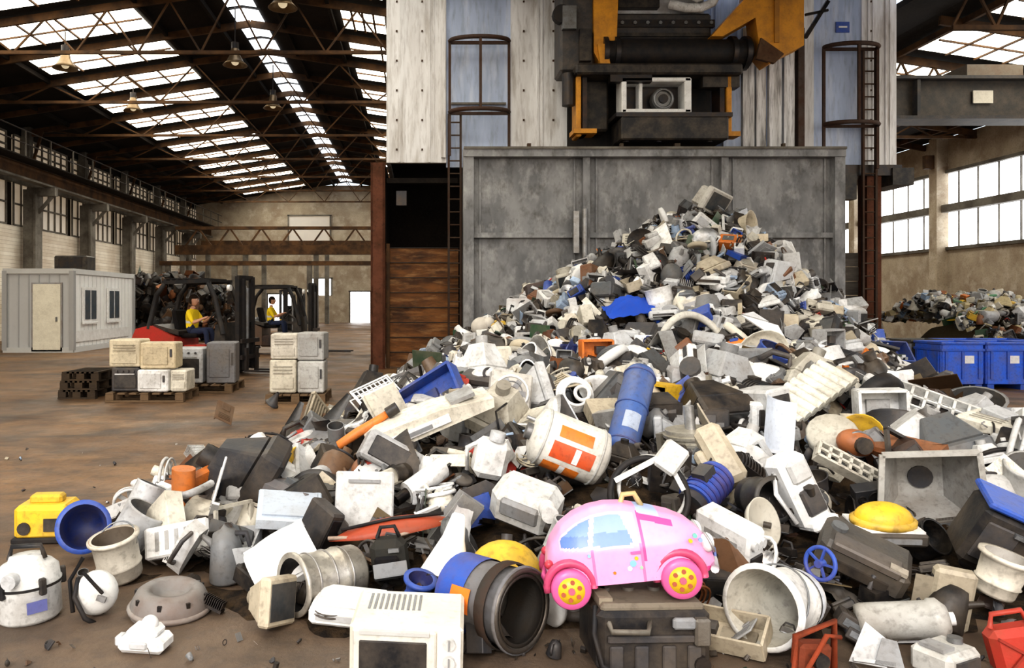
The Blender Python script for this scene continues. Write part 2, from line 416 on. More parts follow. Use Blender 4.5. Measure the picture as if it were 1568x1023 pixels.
t.box((4.3,21.5,2.4),(10.2,.1,4.9),Z0,'dark'); t.box((-.8,20.2,3.9),(.05,2.6,2),Z0,'dark')  # near-black sheets: shade of the void inside the press, as colour
for i in range(8):
    t.box((.1,YF+.35+.01*(i%2),.2+.36*i),(1.75,.06+.02*(i%3),.345),Z0,'rustsheet')
    t.box((.1,YF+.31,.38+.36*i),(1.75,.04,.02),BK,'rb')
for i in range(8):
    t.box((9.98,YF+.35+.012*(i%2),.2+.345*i),(1.4,.07,.33),Z0,'planks')
t.box((-.72,YF+.3,1.5),(.08,.14,3),Z0,'beam')
t.box((.1,YF+.3,4.5),(1.7,.3,.12),Z0,'dark'); t.box((-.4,YF+.4,4.1),(.25,.2,.35),DK,'me')
for (x,w_,y) in((7.55,.26,0),(7.86,.22,.05),(8.15,.28,-.03),(8.5,.24,.04)):
    t.box((x,17.95+y,6.4),(w_,.12,2.9),Z0,'streak')
t.box((7.2,18.0,6.2),(.4,.1,2.5),Z0,'cladb'); t.box((8.75,18.0,6.4),(.14,.25,2.9),(.1,.08,.07),'rs'); t.box((8.0,18.25,5.0),(1.6,.5,.1),DK,'pl')
build(t,'baling_press_tower')
# blast gate
g=MB(); GY=17.0
g.box((5.085,GY+.12,2.4),(8.1,.08,4.9),Z0,'gate')
for x in(1.09,9.08): g.box((x,GY,2.45),(.22,.3,4.92),Z0,'gate')
for x in(3.64,6.63): g.box((x,GY+.02,2.4),(.15,.2,4.8),Z0,'gate')
for z in(.15,3.04,): g.box((5.085,GY+.03,z),(7.9,.18,.11),Z0,'gate')
g.box((5.085,GY-.02,4.82),(8.2,.34,.2),Z0,'gate')
g.box((5.085,GY-.2,4.9),(8.2,.06,.05),Z0,'gsteel')
for x in(1.35,3.4,3.88,6.4,6.86,8.85): g.box((x,GY+.06,2.4),(.04,.05,4.7),Z0,'gate')
for (x,w) in((2.4,.08),(5.6,.12),(7.9,.06),(4.4,.07)): g.box((x,GY-.05,4.96),(w,.1,.12),(.1,.08,.06),'rs')
g.box((3.4,GY-.12,3.1),(.12,.12,.9),(.3,.3,.3),'me'); g.cyl((3.58,GY-.15,2.3),(3.58,GY-.15,3.6),.06,(.3,.3,.3),'me')
build(g,'steel_gate')
# ladders with cages
def ladder(name,xr,xc0,xc1,z0,z1,hoops,yy):
    l=MB()
    for x in xr: l.box((x,yy,(z0+z1)/2),(.05,.07,z1-z0),(.07,.05,.04),'rs')
    z=z0+.2
    while z<z1: l.cyl((xr[0],yy,z),(xr[1],yy,z),.018,(.1,.07,.05),'rs',6); z+=.3
    for z in hoops:
        cx=(xc0+xc1)/2; r=(xc1-xc0)/2
        l.tube([(cx-r*math.cos(a),yy-.1-.35*math.sin(a),z+.02) for a in np.linspace(0,math.pi,13)],.05,(.08,.055,.045),'rs',6)
        l.beam((xc0,yy-.05,z),(xc1,yy-.05,z),.05,.07,(.08,.055,.045),'rs')
    for a in(0,.5,1):
        an=math.pi*a; cx=(xc0+xc1)/2; r=(xc1-xc0)/2
        x=cx-r*math.cos(an); y=yy-.1-.35*math.sin(an)
        l.beam((x,y,hoops[1]-(.0 if a==.5 else 1.0)),(x,y,hoops[0]),.06,.05,(.08,.055,.045),'rs')
    build(l,name)
ladder('caged_ladder',(.72,1.0),.74,2.12,.2,6.0,(7.65,6.0),18.35)
ladder('caged_ladder',(10.42,10.72),9.45,10.7,.2,7.5,(7.5,5.7),18.35)

# press head / charging box machine
p=MB(); OG=(.62,.28,.025)
p.box((3.5,17.6,7.6),(.75,.8,1.9),DK,'pl',bev=.05); p.box((3.3,17.15,7.8),(.3,.2,.5),GR,'me'); p.box((3.65,17.15,7.2),(.25,.2,.7),BK,'pl')
p.cyl((3.15,17.3,7.9),(3.15,17.1,7.9),.2,BK,'rb'); p.cyl((3.3,17.2,6.6),(3.3,17.2,5.9),.14,DK,'me')
p.prism([(3.84,9.0),(4.4,9.0),(4.34,7.4),(4.0,6.75),(3.84,7.05)],17.1,17.5,OG,'pt')
p.prism([(3.98,6.6),(4.2,6.6),(4.1,7.2),(3.9,7.2)],17.0,17.5,OG,'pt')
p.cyl((4.05,17.3,7.08),(7.3,17.3,7.08),.3,BK,'rb',20)
for x in(4.1,4.35,6.9,7.2): p.cyl((x-.05,17.3,7.08),(x+.05,17.3,7.08),.37,DK,'me',20)
p.box((5.4,17.7,7.7),(2.2,.7,.6),DK,'pl',bev=.05); p.box((5.4,17.35,7.75),(2.3,.12,.16),DK,'me'); p.box((5.4,17.35,7.5),(2.1,.12,.08),BK,'pl')
for x in np.arange(4.5,6.5,.28): p.cyl((x,17.3,7.75),(x,17.24,7.75),.04,GR,'me',8)
p.box((5.3,17.8,8.4),(2.2,.5,.9),LG,'pt'); p.box((4.9,17.5,8.25),(.9,.3,.25),BK,'pl')
p.tube([(5.6,17.4,8.2),(5.9,17.2,8.05),(6.2,17.2,8.05),(6.5,17.3,8.2),(6.7,17.3,8.6)],.1,WH,'pl',8)
p.tube([(5.7,17.3,8.5),(6.1,17.1,8.2),(6.5,17.2,8.4)],.07,WH,'pl',8)
p.prism([(6.35,7.35),(7.15,8.25),(7.25,9.0),(8.35,9.0),(8.35,7.15),(7.95,6.95),(7.6,6.75),(7.4,7.0),(7.3,7.75),(6.6,7.35)],16.95,17.45,OG,'pt')
p.box((7.75,16.93,8.0),(.1,.05,1.6),(.4,.18,.02),'pt'); p.prism([(7.3,6.85),(7.7,6.75),(7.9,6.95),(7.4,7.3)],16.9,17.0,(.12,.07,.04),'rs')
p.beam((8.5,17.2,7.4),(9.0,17.2,8.2),.08,.08,BK,'me'); p.beam((8.5,17.2,7.9),(9.0,17.2,8.0),.05,.05,BK,'me')
p.box((5.1,18.1,6.1),(3.3,.1,1.9),BK,'rb')
p.box((5.2,17.45,6.62),(3.6,1.2,.24),BK,'pl',bev=.04); p.box((4.6,17.0,6.5),(.9,.2,.3),DK,'me'); p.box((6.6,17.2,6.5),(.8,.3,.45),BK,'pl')
for x in(3.5,6.78):
    p.box((x,17.3,5.95),(.11,.5,1.5),OG,'pt',bev=.02); p.box((x+.14*(1 if x<5 else -1),17.35,5.95),(.1,.5,1.4),BK,'pt')
p.box((3.62,17.2,5.3),(.5,.5,.10),OG,'pt'); p.box((6.85,17.2,5.25),(.3,.4,.1),OG,'pt')
p.box((3.95,17.7,6),(.6,.5,1.2),BK,'pl',bev=.05)
p.box((5.5,17.3,5.62),(2.5,1.0,.09),DK,'me'); p.box((5.5,17.2,5.32),(2.3,.9,.5),BK,'pl',bev=.03)
for x in(4.5,5.2,6.3): p.cyl((x,16.95,5.05),(x,16.95,5.3),.07,DK,'me',8)
build(p,'scrap_press_head')
mw=MB()
for (c,s) in(((0,0,.34),(1.5,.5,.09)),((0,0,-.34),(1.5,.5,.09)),((-.7,0,0),(.11,.5,.76)),((.68,0,0),(.15,.5,.76)),((-.3,.05,.0),(.08,.3,.66))): mw.box(c,s,WH,'cl',bev=.02)
mw.box((0,.22,0),(1.4,.03,.66),DK,'me'); mw.cyl((.18,-.1,-.05),(.18,.1,-.05),.24,GR,'me',18); mw.cyl((.18,-.16,-.05),(.18,-.1,-.05),.1,DK,'me'); mw.ring((.18,-.14,-.05),.2,.03,GR,'me',(90,0,0))
build(mw,'gutted_appliance_casing',X((5.15,17.15,6.06)))

# ------------------------------------------------------------------ hanging lamps
def lamp(x,y,z,top):
    l=MB(); l.lathe([(.05,.55),(.12,.5),(.16,.3),(.26,.12),(.38,0),(.36,0),(.24,.12),(.1,.3)],(.20,.14,.08),'me',18)
    l.cyl((0,0,.5),(0,0,.7),.12,DK,'me'); l.cyl((0,0,.7),(0,0,top-z),.02,DK,'me',6); l.ball((0,0,.12),.12,Z0,'bulb')
    build(l,'high_bay_lamp',X((x,y,z)))
for (x,y,z) in((-3.45,20,9.1),(-5.6,24,8.84),(-5.55,30,9.0),(-10.8,24,8.74),(-10.9,30,8.9)):
    lamp(x,y,z,rz1(x)-.06)

# ------------------------------------------------------------------ site cabin
c=MB(); CG=(.46,.46,.46); L_=5.2; CW=(.84,.84,.83)
c.box((0,L_/2,1.32),(2.1,L_,2.4),CG,'cb'); c.box((1.055,L_/2,1.32),(.01,L_-.1,2.3),CW,'cb')
for z in(.08,2.56): 
    for y in(0,L_): c.box((0,y,z),(2.2,.14,.16),(.5,.5,.49),'cb')
    for x in(-1.05,1.05): c.box((x,L_/2,z),(.14,L_,.16),(.6,.6,.59),'cb')
for x in(-1.05,1.05):
    for y in(0,L_): c.box((x,y,1.32),(.15,.15,2.5),(.34,.34,.34),'cb')
for i in range(7): c.box((-.95+i*.32,-.02,1.3),(.03,.03,2.3),(.38,.38,.38),'cb')
for i in range(16): c.box((1.07,.2+i*.32,1.3),(.02,.02,2.3),(.72,.72,.72),'cb')
c.box((.28,-.06,1.12),(.86,.06,2.06),(.74,.70,.58),'cl'); c.box((.6,-.1,1.05),(.05,.05,.14),GR,'me'); c.box((.28,-.05,1.12),(.96,.04,2.16),(.3,.3,.3),'pt')
for y in(1.2,3.2):
    c.box((1.1,y,1.5),(.05,1.1,1.15),WH,'cl'); 
    for d in(-.24,.24): c.box((1.13,y+d,1.5),(.03,.36,.95),(.05,.07,.09),'cl')
    c.box((1.14,y,.9),(.06,1.2,.06),WH,'cl')
c.box((1.1,2.4,.5),(.03,4.6,.35),(.85,.85,.84),'cl')
build(c,'site_cabin',X((-11.9,24.6,0)))
c=MB(); c.box((0,0,.25),(1.1,.7,.5),BK,'pl',bev=.04); c.box((0,-.36,.25),(.8,.03,.3),DK,'me'); build(c,'air_conditioner_unit',X((-11.6,26.5,2.64)))

# ------------------------------------------------------------------ pallets & stacked appliances
def pallet(mb,x,y,z,w=1.2,d=1.0,col=(.15,.10,.06)):
    for i in range(7): mb.box((x-w/2+.07+i*(w-.14)/6,y,z+.135),(.12,d,.025),col,'wd')
    for yy in(-1,0,1):
        for xx in(-1,0,1): mb.box((x+xx*(w/2-.07),y+yy*(d/2-.05),z+.075),(.13,.1,.09),col,'wd')
        mb.box((x,y+yy*(d/2-.05),z+.015),(w,.1,.025),col,'wd')
def applbox(mb,x,y,z,w,d,h,col,rot=0,style=0):
    T=mb.T; mb.T=T@X((x,y,z),(0,0,rot))
    mb.box((0,0,h/2),(w,d,h),col,'pl',bev=.02)
    f=-d/2-.012
    if style==0:
        mb.box((-.06*w,f,h*.5),(w*.7,.02,h*.7),tuple(k*.85 for k in col),'pl',bev=.008); mb.box((w*.38,f,h*.6),(.03,.03,h*.3),DK,'pl')
    elif style==1:
        mb.box((0,f,h*.42),(w*.8,.02,h*.55),BK,'cl',bev=.008)
        for i in range(4): mb.cyl((-w*.3+i*w*.2,f,h*.86),(-w*.3+i*w*.2,f-.03,h*.86),.02,DK,'pl',8)
        mb.box((0,f-.02,h*.74),(w*.7,.02,.02),LG,'me')
    else:
        for i in range(3): mb.box((0,f,h*(.6+.1*i)),(w*.7,.02,h*.03),tuple(k*.55 for k in col),'pl')
        mb.box((0,f,h*.3),(w*.8,.015,h*.35),tuple(k*.9 for k in col),'pl',bev=.005)
    mb.T=T
a=MB(); pallet(a,-4.35,12.9,0,1.25,.9)
applbox(a,-4.7,12.8,.16,.44,.5,.38,DK,3,1); applbox(a,-4.22,12.75,.16,.5,.5,.35,WH,-4,0)
applbox(a,-4.72,12.85,.55,.5,.5,.44,(.66,.58,.42),0,2); applbox(a,-4.2,12.85,.52,.56,.5,.42,(.62,.52,.35),3,0); applbox(a,-3.84,12.8,.16,.26,.5,.34,CR,0,2)
build(a,'pallet_of_appliances')
a=MB(); pallet(a,-3.95,14.2,0,1.4,1.0); applbox(a,-4.1,14.1,.16,.6,.55,.62,LG,0,1); applbox(a,-3.5,14.1,.16,.5,.6,.72,(.16,.16,.17),6,0); build(a,'pallet_of_appliances')
a=MB(); pallet(a,-1.92,12.7,0,.95,.9)
applbox(a,-2.13,12.6,.16,.42,.5,.52,(.60,.56,.46),0,2); applbox(a,-1.69,12.6,.16,.42,.5,.5,(.5,.5,.48),0,0)
applbox(a,-2.13,12.65,.69,.42,.5,.4,(.64,.60,.52),2,2); applbox(a,-1.69,12.65,.67,.42,.5,.44,(.40,.40,.39),-3,0); build(a,'pallet_of_appliances')
a=MB()
for i in range(3): pallet(a,-5.6+.03*i,13.3,.15*i,.62,.9,(.04,.03,.022))
build(a,'stacked_pallets')

# ------------------------------------------------------------------ forklifts
def forklift(M,body=RD,dark=BK):
    e=bpy.data.objects.new('forklift',None); scene.collection.objects.link(e); 
    f=MB()
    f.prism([(-1.35,.35),(-1.42,.75),(-1.3,1.0),(-.95,1.08),(-.35,.82),(-.35,.3),(-1.1,.3)],-.52,.52,body,'pt')
    f.prism([(-1.2,1.0),(-.9,1.1),(-.3,.95),(-.3,.86),(-.95,1.02)],-.42,.42,dark,'pl')
    f.box((.2,0,.42),(1.2,1.0,.35),dark,'pt',bev=.04); f.box((.15,0,.62),(.5,1.04,.08),body,'pt')
    f.box((-.25,0,.85),(.55,.5,.1),BK,'fb',bev=.03); f.box((-.5,0,1.15),(.1,.48,.55),BK,'fb',rot=(0,-12,0),bev=.03)
    f.prism([(.55,.5),(.85,.5),(.8,1.15),(.6,1.1)],-.45,.45,dark,'pl')
    f.cyl((.58,0,1.05),(.35,0,1.22),.03,DK,'me'); f.ring((.33,0,1.23),.17,.018,BK,'rb',(0,-55,0))
    for s_ in(-1,1):
        y=.48*s_
        f.tube([(-1.0,y,1.0),(-.8,y,1.75),(-.6,y,2.0)],.06,BK,'rb',6); f.tube([(.8,y,.9),(.6,y,1.7),(.45,y,2.02)],.06,BK,'rb',6)
        f.beam((-.65,y,2.02),(.5,y,2.05),.1,.08,BK,'rb')
        for x,r in((.62,.34),(-.95,.27)):
            M2=X((x,y-.0*s_,r),(90,0,0))
            f.lathe([(r*.5,-.12),(r*.93,-.12),(r,-.08),(r,.08),(r*.93,.12),(r*.5,.12)],BK,'rb',24,M2)
            f.lathe([(0,-.06),(r*.42,-.1),(r*.5,.1),(0,.06)],GR,'pt',16,M2)
            for k in range(16):
                an=2*math.pi*k/16; f.box((x+math.cos(an)*r,y,r+math.sin(an)*r*1.0),(.03,.22,.03),BK,'rb',rot=(0,-math.degrees(an),0))
        f.beam((1.08,.32*s_,.12),(1.08,.32*s_,2.15),.1,.12,BK,'rb'); f.beam((1.16,.22*s_,.12),(1.16,.22*s_,2.1),.06,.08,BK,'rb')
        f.box((1.75,.25*s_,.1),(1.1,.11,.04),DK,'me'); f.box((1.24,.25*s_,.35),(.05,.11,.5),DK,'me')
        f.cyl((.85,.35*s_,1.9),(.92,.35*s_,1.9),.07,WH,'cl'); f.cyl((-1.38,.35*s_,.85),(-1.41,.35*s_,.85),.05,Z0,'red')
    for x in np.linspace(-.6,.45,8): f.box((x,0,2.06),(.06,.96,.05),BK,'rb')
    f.box((-.1,0,2.1),(1.0,.9,.02),BK,'rb')
    for z in(.3,1.1,2.12): f.box((1.08,0,z),(.08,.64,.1),BK,'rb')
    for z in(.4,.75): f.box((1.2,0,z),(.05,.85,.09),DK,'me')
    f.cyl((1.12,0,.2),(1.12,0,1.9),.05,GR,'me'); f.cyl((-.75,.3,1.05),(-.75,.3,1.12),.09,LG,'me')
    f.tube([(.9,.1,1.9),(1.0,.12,1.5),(1.0,.12,.8)],.02,BK,'rb',5)
    build(f,'forklift_body',parent=e)
    e.matrix_world=M
    return e
def driver(M):
    e=bpy.data.objects.new('forklift_driver',None); scene.collection.objects.link(e)
    P=[];E=[];Rd=[];G=[]
    def v(p,r,par,g):
        P.append(p);Rd.append(r)
        if par is not None:E.append((par,len(P)-1));G.append((par,len(P)-1,g))
        return len(P)-1
    pv=v((0,0,0),.15,None,'t'); w=v((0,0,.16),.135,pv,'v'); ch=v((.01,0,.38),.155,w,'v'); nb=v((.02,0,.5),.075,ch,'v'); nk=v((.04,0,.58),.055,nb,'s')
    for s_ in(-1,1):
        h=v((.05,.1*s_,-.01),.1,pv,'t'); k=v((.42,.13*s_,.04),.075,h,'t'); a_=v((.46,.13*s_,-.33),.05,k,'t'); v((.6,.14*s_,-.38),.045,a_,'b')
        sh=v((.01,.17*s_,.43),.075,ch,'v'); el=v((.16,.24*s_,.2),.048,sh,'v' ); wr=v((.36,.14*s_,.30),.028,el,'s'); pa=v((.42,.11*s_,.32),.03,wr,'s')
        for i in range(4): 
            f1=v((.455,(.075+.018*i)*s_,.335),.009,pa,'s'); v((.475,(.073+.018*i)*s_,.31+.004*i),.008,f1,'s')
        th=v((.41,.075*s_,.335),.010,pa,'s'); v((.44,.06*s_,.335),.009,th,'s')
    me=bpy.data.meshes.new('driver_body'); me.from_pydata(P,E,[]); o=bpy.data.objects.new('driver_body_src',me); scene.collection.objects.link(o)
    md=o.modifiers.new('skin','SKIN')
    sv=me.skin_vertices[0].data
    for i,r in enumerate(Rd): sv[i].radius=(r,r)
    sv[0].use_root=True
    o.modifiers.new('sub','SUBSURF').levels=2; o.modifiers['sub'].render_levels=2
    dg=bpy.context.evaluated_depsgraph_get(); em=bpy.data.meshes.new_from_object(o.evaluated_get(dg))
    bpy.data.objects.remove(o)
    cols={'t':(.03,.04,.08),'v':(.85,.62,.03),'s':(.55,.30,.2),'b':(.03,.02,.02)}; keys={'t':'fb','v':'fb','s':'sk','b':'rb'}
    m=MB(); m.V=[tuple(q.co) for q in em.vertices]
    for pl in em.polygons:
        c=pl.center; best=None
        for (a1,b1,g) in G:
            A=Vector(P[a1]);B=Vector(P[b1]);d=B-A;tt=max(0,min(1,(c-A).dot(d)/d.length_squared)); dd=(c-A-d*tt).length-.5*(Rd[a1]*(1-tt)+Rd[b1]*tt)
            if best is None or dd<best[0]: best=(dd,g,c.z)
        g=best[1]; col=cols[g]
        if g=='v' and abs(c.y)<.2 and (abs(c.z-.22)<.025): col=(.7,.7,.68)
        m.F.append(tuple(pl.vertices));m.C.append(col);m.K.append(keys[g]);m.S.append(True)
    build(m,'body',parent=e)
    hd=MB(); SK=cols['s']; hc=(.06,0,.70)
    hd.ball(hc,.1,SK,'sk',18,(1.0,.82,1.2)); hd.ball((.075,0,.64),.065,SK,'sk',14,(1,.85,.9))
    hd.prism([(.15,.72),(.18,.68),(.15,.67)],-.014,.014,SK,'sk')
    for s_ in(-1,1):
        hd.ball((.145,.034*s_,.715),.013,WH,'cl',8); hd.ball((.156,.034*s_,.715),.006,BK,'cl',8); hd.ball((.055,.083*s_,.695),.025,SK,'sk',8,(.7,.35,1.2)); hd.box((.153,.034*s_,.74),(.012,.035,.008),BK,'fb')
    hd.box((.15,0,.632),(.012,.045,.008),(.35,.1,.08),'sk')
    hd.ball((.045,0,.735),.104,(.03,.02,.015),'fb',16,(1.02,.88,1.0),half=True); hd.ball((.02,0,.70),.095,(.03,.02,.015),'fb',14,(.85,.9,1.1))
    build(hd,'head',parent=e)
    e.matrix_world=M
F1=X((-4.85,17.5,0),(0,0,-14)); forklift(F1)
F2=X((-4.3,24.0,0),(0,0,-4)); forklift(F2,body=(.10,.07,.05))
F3=X((-5.3,33,0),(0,0,-80)); forklift(F3,body=YE)
driver(F1@X((-.22,0,.93))); driver(F2@X((-.22,0,.93)))

# ------------------------------------------------------------------ junk prototypes (unit size)
PR=[]
def proto(w=1.0):
    def d(fn): PR.append((fn,w)); return fn
    return d
def jit(m,a):
    m.V=[(x+R.uniform(-a,a),y+R.uniform(-a,a),z+R.uniform(-a,a)) for x,y,z in m.V]
@proto(1.7)
def p_case(m):
    d=R.uniform(.5,.9);h=R.uniform(.4,.7)
    m.box((0,0,0),(1,d,h),1.0,'pl',bev=.04); m.box((-.1,-d/2-.01,0),(.62,.03,h*.7),BK,'cl',bev=.01); 
    for i in range(3): m.cyl((.36,-d/2,h*(.25-.25*i)),(.36,-d/2-.05,h*(.25-.25*i)),.06,.7,'pl',8)
    for i in range(5): m.box((-.3+.15*i,0,h/2+.005),(.06,d*.6,.01),.4,'pl')
    m.box((.1,d/2+.01,0),(.5,.02,h*.5),GR,'me')
@proto(1.3)
def p_shell(m):
    d=R.uniform(.6,.9);h=R.uniform(.25,.5);t=.04
    m.box((0,0,-h/2),(1,d,t),1.0); m.box((-.5,0,0),(t,d,h),.95); m.box((.5,0,0),(t,d,h),.95); m.box((0,d/2,0),(1,t,h),.9); m.box((0,-d/2,0),(1,t,h),.9)
    m.box((.1,0,-h/2+.06),(.5,d*.5,.08),.5); m.box((-.3,.1,-h/2+.08),(.15,.2,.14),DK)
@proto(1.0)
def p_panel(m):
    d=R.uniform(.4,.9); m.box((0,0,0),(1,d,.035),1.0,'pl',bev=.012)
    for i in range(4): m.box((-.36+.08*i,0,.02),(.03,d*.7,.02),.55,'pl')
    m.box((0,d/2,-.04),(1,.03,.1),.9); m.box((.25,0,.03),(.3,d*.5,.03),.85,'pl',bev=.01)
@proto(1.0)
def p_crt(m):
    m.box((0,0,.1),(.9,.8,.25),1.0,'pl',bev=.04); m.box((0,0,.42),(.8,.7,.4),.9,'pl',bev=.03,taper=.55); m.box((0,0,-.03),(.75,.6,.03),(.03,.035,.04),'cl')
    m.cyl((0,0,.6),(0,0,.75),.12,.5)
@proto(1.0)
def p_drum(m):
    l=R.uniform(.6,1.1);r=R.uniform(.25,.4)
    m.lathe([(0,0),(r*.92,0),(r,.04),(r,l*.3),(r*1.04,l*.33),(r,l*.36),(r*1.02,l-.03),(r*1.06,l),(r*.94,l)],1.0,'pl',18,X((0,0,-l/2)))
    m.lathe([(r*.94,l),(r*.9,.06),(0,.06)],.25,'pl',18,X((0,0,-l/2)))
@proto(.8)
def p_hose(m):
    a=[R.uniform(-1,1) for _ in range(6)]
    pts=[(.5*math.cos(t*a[0]*2+a[1]),.45*math.sin(t*1.7+a[2]),.25*math.sin(t*2+a[3])) for t in np.linspace(0,4,22)]
    m.tube(pts,R.choice([.03,.045,.06]),1.0,'pl',7)
@proto(.9)
def p_tangle(m):
    for k in range(3):
        a=[R.uniform(0,6) for _ in range(6)]; f=[R.uniform(.8,2.2) for _ in range(3)]
        pts=[(.36*math.sin(t*f[0]+a[0]),.36*math.sin(t*f[1]+a[1]),.12*math.sin(t*f[2]+a[2])) for t in np.linspace(0,6,28)]
        m.tube(pts,.012+.005*k,R.choice([BK,BK,BK,DK,DK,(.3,.3,.3)]),'rb',4)
@proto(.8)
def p_board(m):
    m.box((0,0,0),(1,.7,.02),R.choice([(.02,.06,.03),(.03,.05,.03),(.10,.07,.03)]),'cl')
    for i in range(14): m.box((R.uniform(-.42,.42),R.uniform(-.28,.28),.04),(R.uniform(.04,.16),R.uniform(.04,.14),R.uniform(.03,.1)),R.choice([BK,DK,GR,LG,(.1,.12,.2)]),'pl')
    for i in range(4): m.cyl((R.uniform(-.4,.4),R.uniform(-.25,.25),.01),(R.uniform(-.4,.4),R.uniform(-.25,.25),.14),.03,BK,'pl',7)
    m.box((.3,.1,.12),(.25,.25,.2),GR,'me')
@proto(.6)
def p_keyb(m):
    m.box((0,0,0),(1,.38,.05),1.0,'pl',bev=.015)
    for i in range(14):
        for j in range(4): m.box((-.44+.067*i,-.12+.08*j,.04),(.055,.065,.035),.8,'pl')
@proto(1.3)
def p_motor(m):
    m.cyl((-.3,0,0),(.25,0,0),.28,1.0,'me',18)
    for i in range(7): m.cyl((-.25+.07*i,0,0),(-.22+.07*i,0,0),.31,.8,'me',18)
    m.cyl((.25,0,0),(.5,0,0),.06,LG,'me',8); m.box((0,0,-.3),(.4,.4,.06),.6,'me'); m.box((0,0,.3),(.2,.15,.12),BK)
    m.cyl((-.3,0,0),(-.38,0,0),.22,BK,'pl',14)
@proto(1.7)
def p_sheet(m):
    s=R.uniform(0,99); k=R.uniform(.1,.3)
    m.grid(lambda u,v:(u-.5,(v-.5)*.75,k*mnoise.noise((u*2.5+s,v*2.5,s))*1.6),9,7,1.0,R.choice(['pl','pl','me','pt']),True)
@proto(.7)
def p_fan(m):
    m.ring(Z0,.45,.04,1.0,'pl',n=22); m.ring((0,0,.12),.45,.025,1.0,'pl',n=22)
    for i in range(8):
        an=i*45; m.box((.22*math.cos(rad(an)),.22*math.sin(rad(an)),.06),(.4,.12,.02),.8,'pl',rot=(25,0,an))
    m.cyl((0,0,-.02),(0,0,.14),.1,DK,'pl',12)
@proto(1.8)
def p_vac(m):
    m.ball(Z0,.42,1.0,'pl',18,(1.15,.75,.6)); m.cyl((-.3,-.34,-.1),(-.3,.34,-.1),.18,DK,'pl',14); m.cyl((.45,0,.05),(.55,0,.1),.1,BK,'pl',10)
    m.tube([(-.2,0,.22),(-.1,0,.38),(.15,0,.38),(.25,0,.22)],.035,BK,'pl',6); m.box((0,0,.25),(.2,.15,.05),R.choice([RD,BL,GR,DK,DK]),'pl',bev=.01)
@proto(1.3)
def p_kettle(m):
    m.lathe([(0,-.4),(.3,-.4),(.33,-.36),(.26,.1),(.2,.3),(.08,.34),(0,.42)],1.0,'pl',16)
    m.tube([(.2,0,.28),(.4,0,.28),(.46,0,0),(.34,0,-.25)],.045,DK,'pl',6); m.cyl((-.2,0,.1),(-.42,0,.26),.07,1.0,'pl',8,r2=.04)
@proto(.8)
def p_frame(m):
    w=R.uniform(.5,.9)
    for y in(-w/2,w/2): m.box((0,y,0),(1,.06,.08),1.0,'pl')
    for x in(-.47,.47): m.box((x,0,0),(.06,w,.08),1.0,'pl')
    m.box((.1,0,0),(.05,w,.05),.8,'pl')
@proto(1.3)
def p_bar(m):
    m.box((0,0,0),(1.2,.07,.015),1.0,'me'); m.box((0,.035,.035),(1.2,.012,.07),.9,'me')
@proto(.8)
def p_dish(m):
    m.lathe([(0,0),(.3,.01),(.42,.06),(.5,.14),(.52,.14),(.43,.04),(.3,-.02),(0,-.03)],1.0,R.choice(['pl','me']),20)
@proto(1.4)
def p_shard(m):
    n=R.randint(4,7); p=[]
    for i in range(n):
        a=2*math.pi*i/n+R.uniform(-.3,.3); r=R.uniform(.25,.55); p.append((r*math.cos(a),r*math.sin(a)))
    m.prism(p,-.02,.02,1.0,'pl'); m.box((p[0][0]*.5,.06,p[0][1]*.5),(.2,.12,.05),.8,'pl')
@proto(1.5)
def p_printer(m):
    m.box((0,0,0),(1,.7,.3),1.0,'pl',bev=.06); m.box((0,.1,.2),(.9,.45,.14),.85,'pl',bev=.04); m.box((0,-.36,-.02),(.7,.04,.1),BK); m.box((0,-.5,-.08),(.65,.3,.02),.7); m.box((.35,-.2,.17),(.2,.12,.03),DK)
@proto(.4)
def p_grille(m):
    m.box((0,0,0),(1,.7,.05),.4,'pl')
    for i in range(11): m.box((-.45+.09*i,0,.05),(.03,.7,.06),1.0,'pl')
    for y in(-.35,.35): m.box((0,y,.04),(1.02,.05,.1),1.0,'pl')
@proto(.7)
def p_speaker(m):
    m.box((0,0,0),(.6,.45,.95),1.0,'pl',bev=.02)
    for z,r in((-.18,.22),(.26,.12)): m.lathe([(0,.04),(r*.3,.05),(r*.8,-.0),(r,.05),(r*1.1,.04),(r*1.1,0)],BK,'rb',16,X((0,-.225,z),(90,0,0)))
@proto(1.0)
def p_wheel(m):
    m.lathe([(.15,-.08),(.42,-.1),(.48,-.06),(.48,.06),(.42,.1),(.15,.08),(.1,.12),(0,.12)],1.0,'rb',20); m.lathe([(0,-.1),(.1,-.1),(.15,-.08)],LG,'me',12)
@proto(1.6)
def p_crush(m):
    m.box((0,0,0),(.9,.7,.5),1.0,R.choice(['pl','pt']),bev=.05); m.box((0,-.36,0),(.6,.03,.3),DK); m.box((.1,0,.26),(.5,.4,.04),.6); jit(m,.05)
@proto(.9)
def p_bottle(m):
    m.lathe([(0,-.5),(.2,-.5),(.24,-.45),(.24,.25),(.18,.35),(.06,.4),(.06,.5),(0,.5)],1.0,'pl',16); m.ring((0,0,.4),.1,.02,DK)
@proto(1.1)
def p_drill(m):
    m.cyl((-.4,0,.15),(.25,0,.15),.13,1.0,'pl',12); m.cyl((.25,0,.15),(.45,0,.15),.07,BK,'me',8); m.box((-.25,0,-.1),(.16,.12,.45),.8,'pl',rot=(0,12,0),bev=.03); m.tube([(-.3,0,-.3),(-.35,.1,-.42),(-.1,.3,-.4),(.2,.2,-.4)],.02,BK,'rb',5)
@proto(.7)
def p_coil(m):
    for i in range(5): m.ring((R.uniform(-.02,.02),R.uniform(-.02,.02),.04*i),.36+R.uniform(-.04,.04),.022,1.0,'rb',n=20,m=5)
@proto(.4)
def p_sink(m):
    m.box((0,0,-.1),(.7,.5,.1),.7,'me')
    for i in range(10): m.box((-.32+.07*i,0,.08),(.02,.5,.3),1.0,'me')
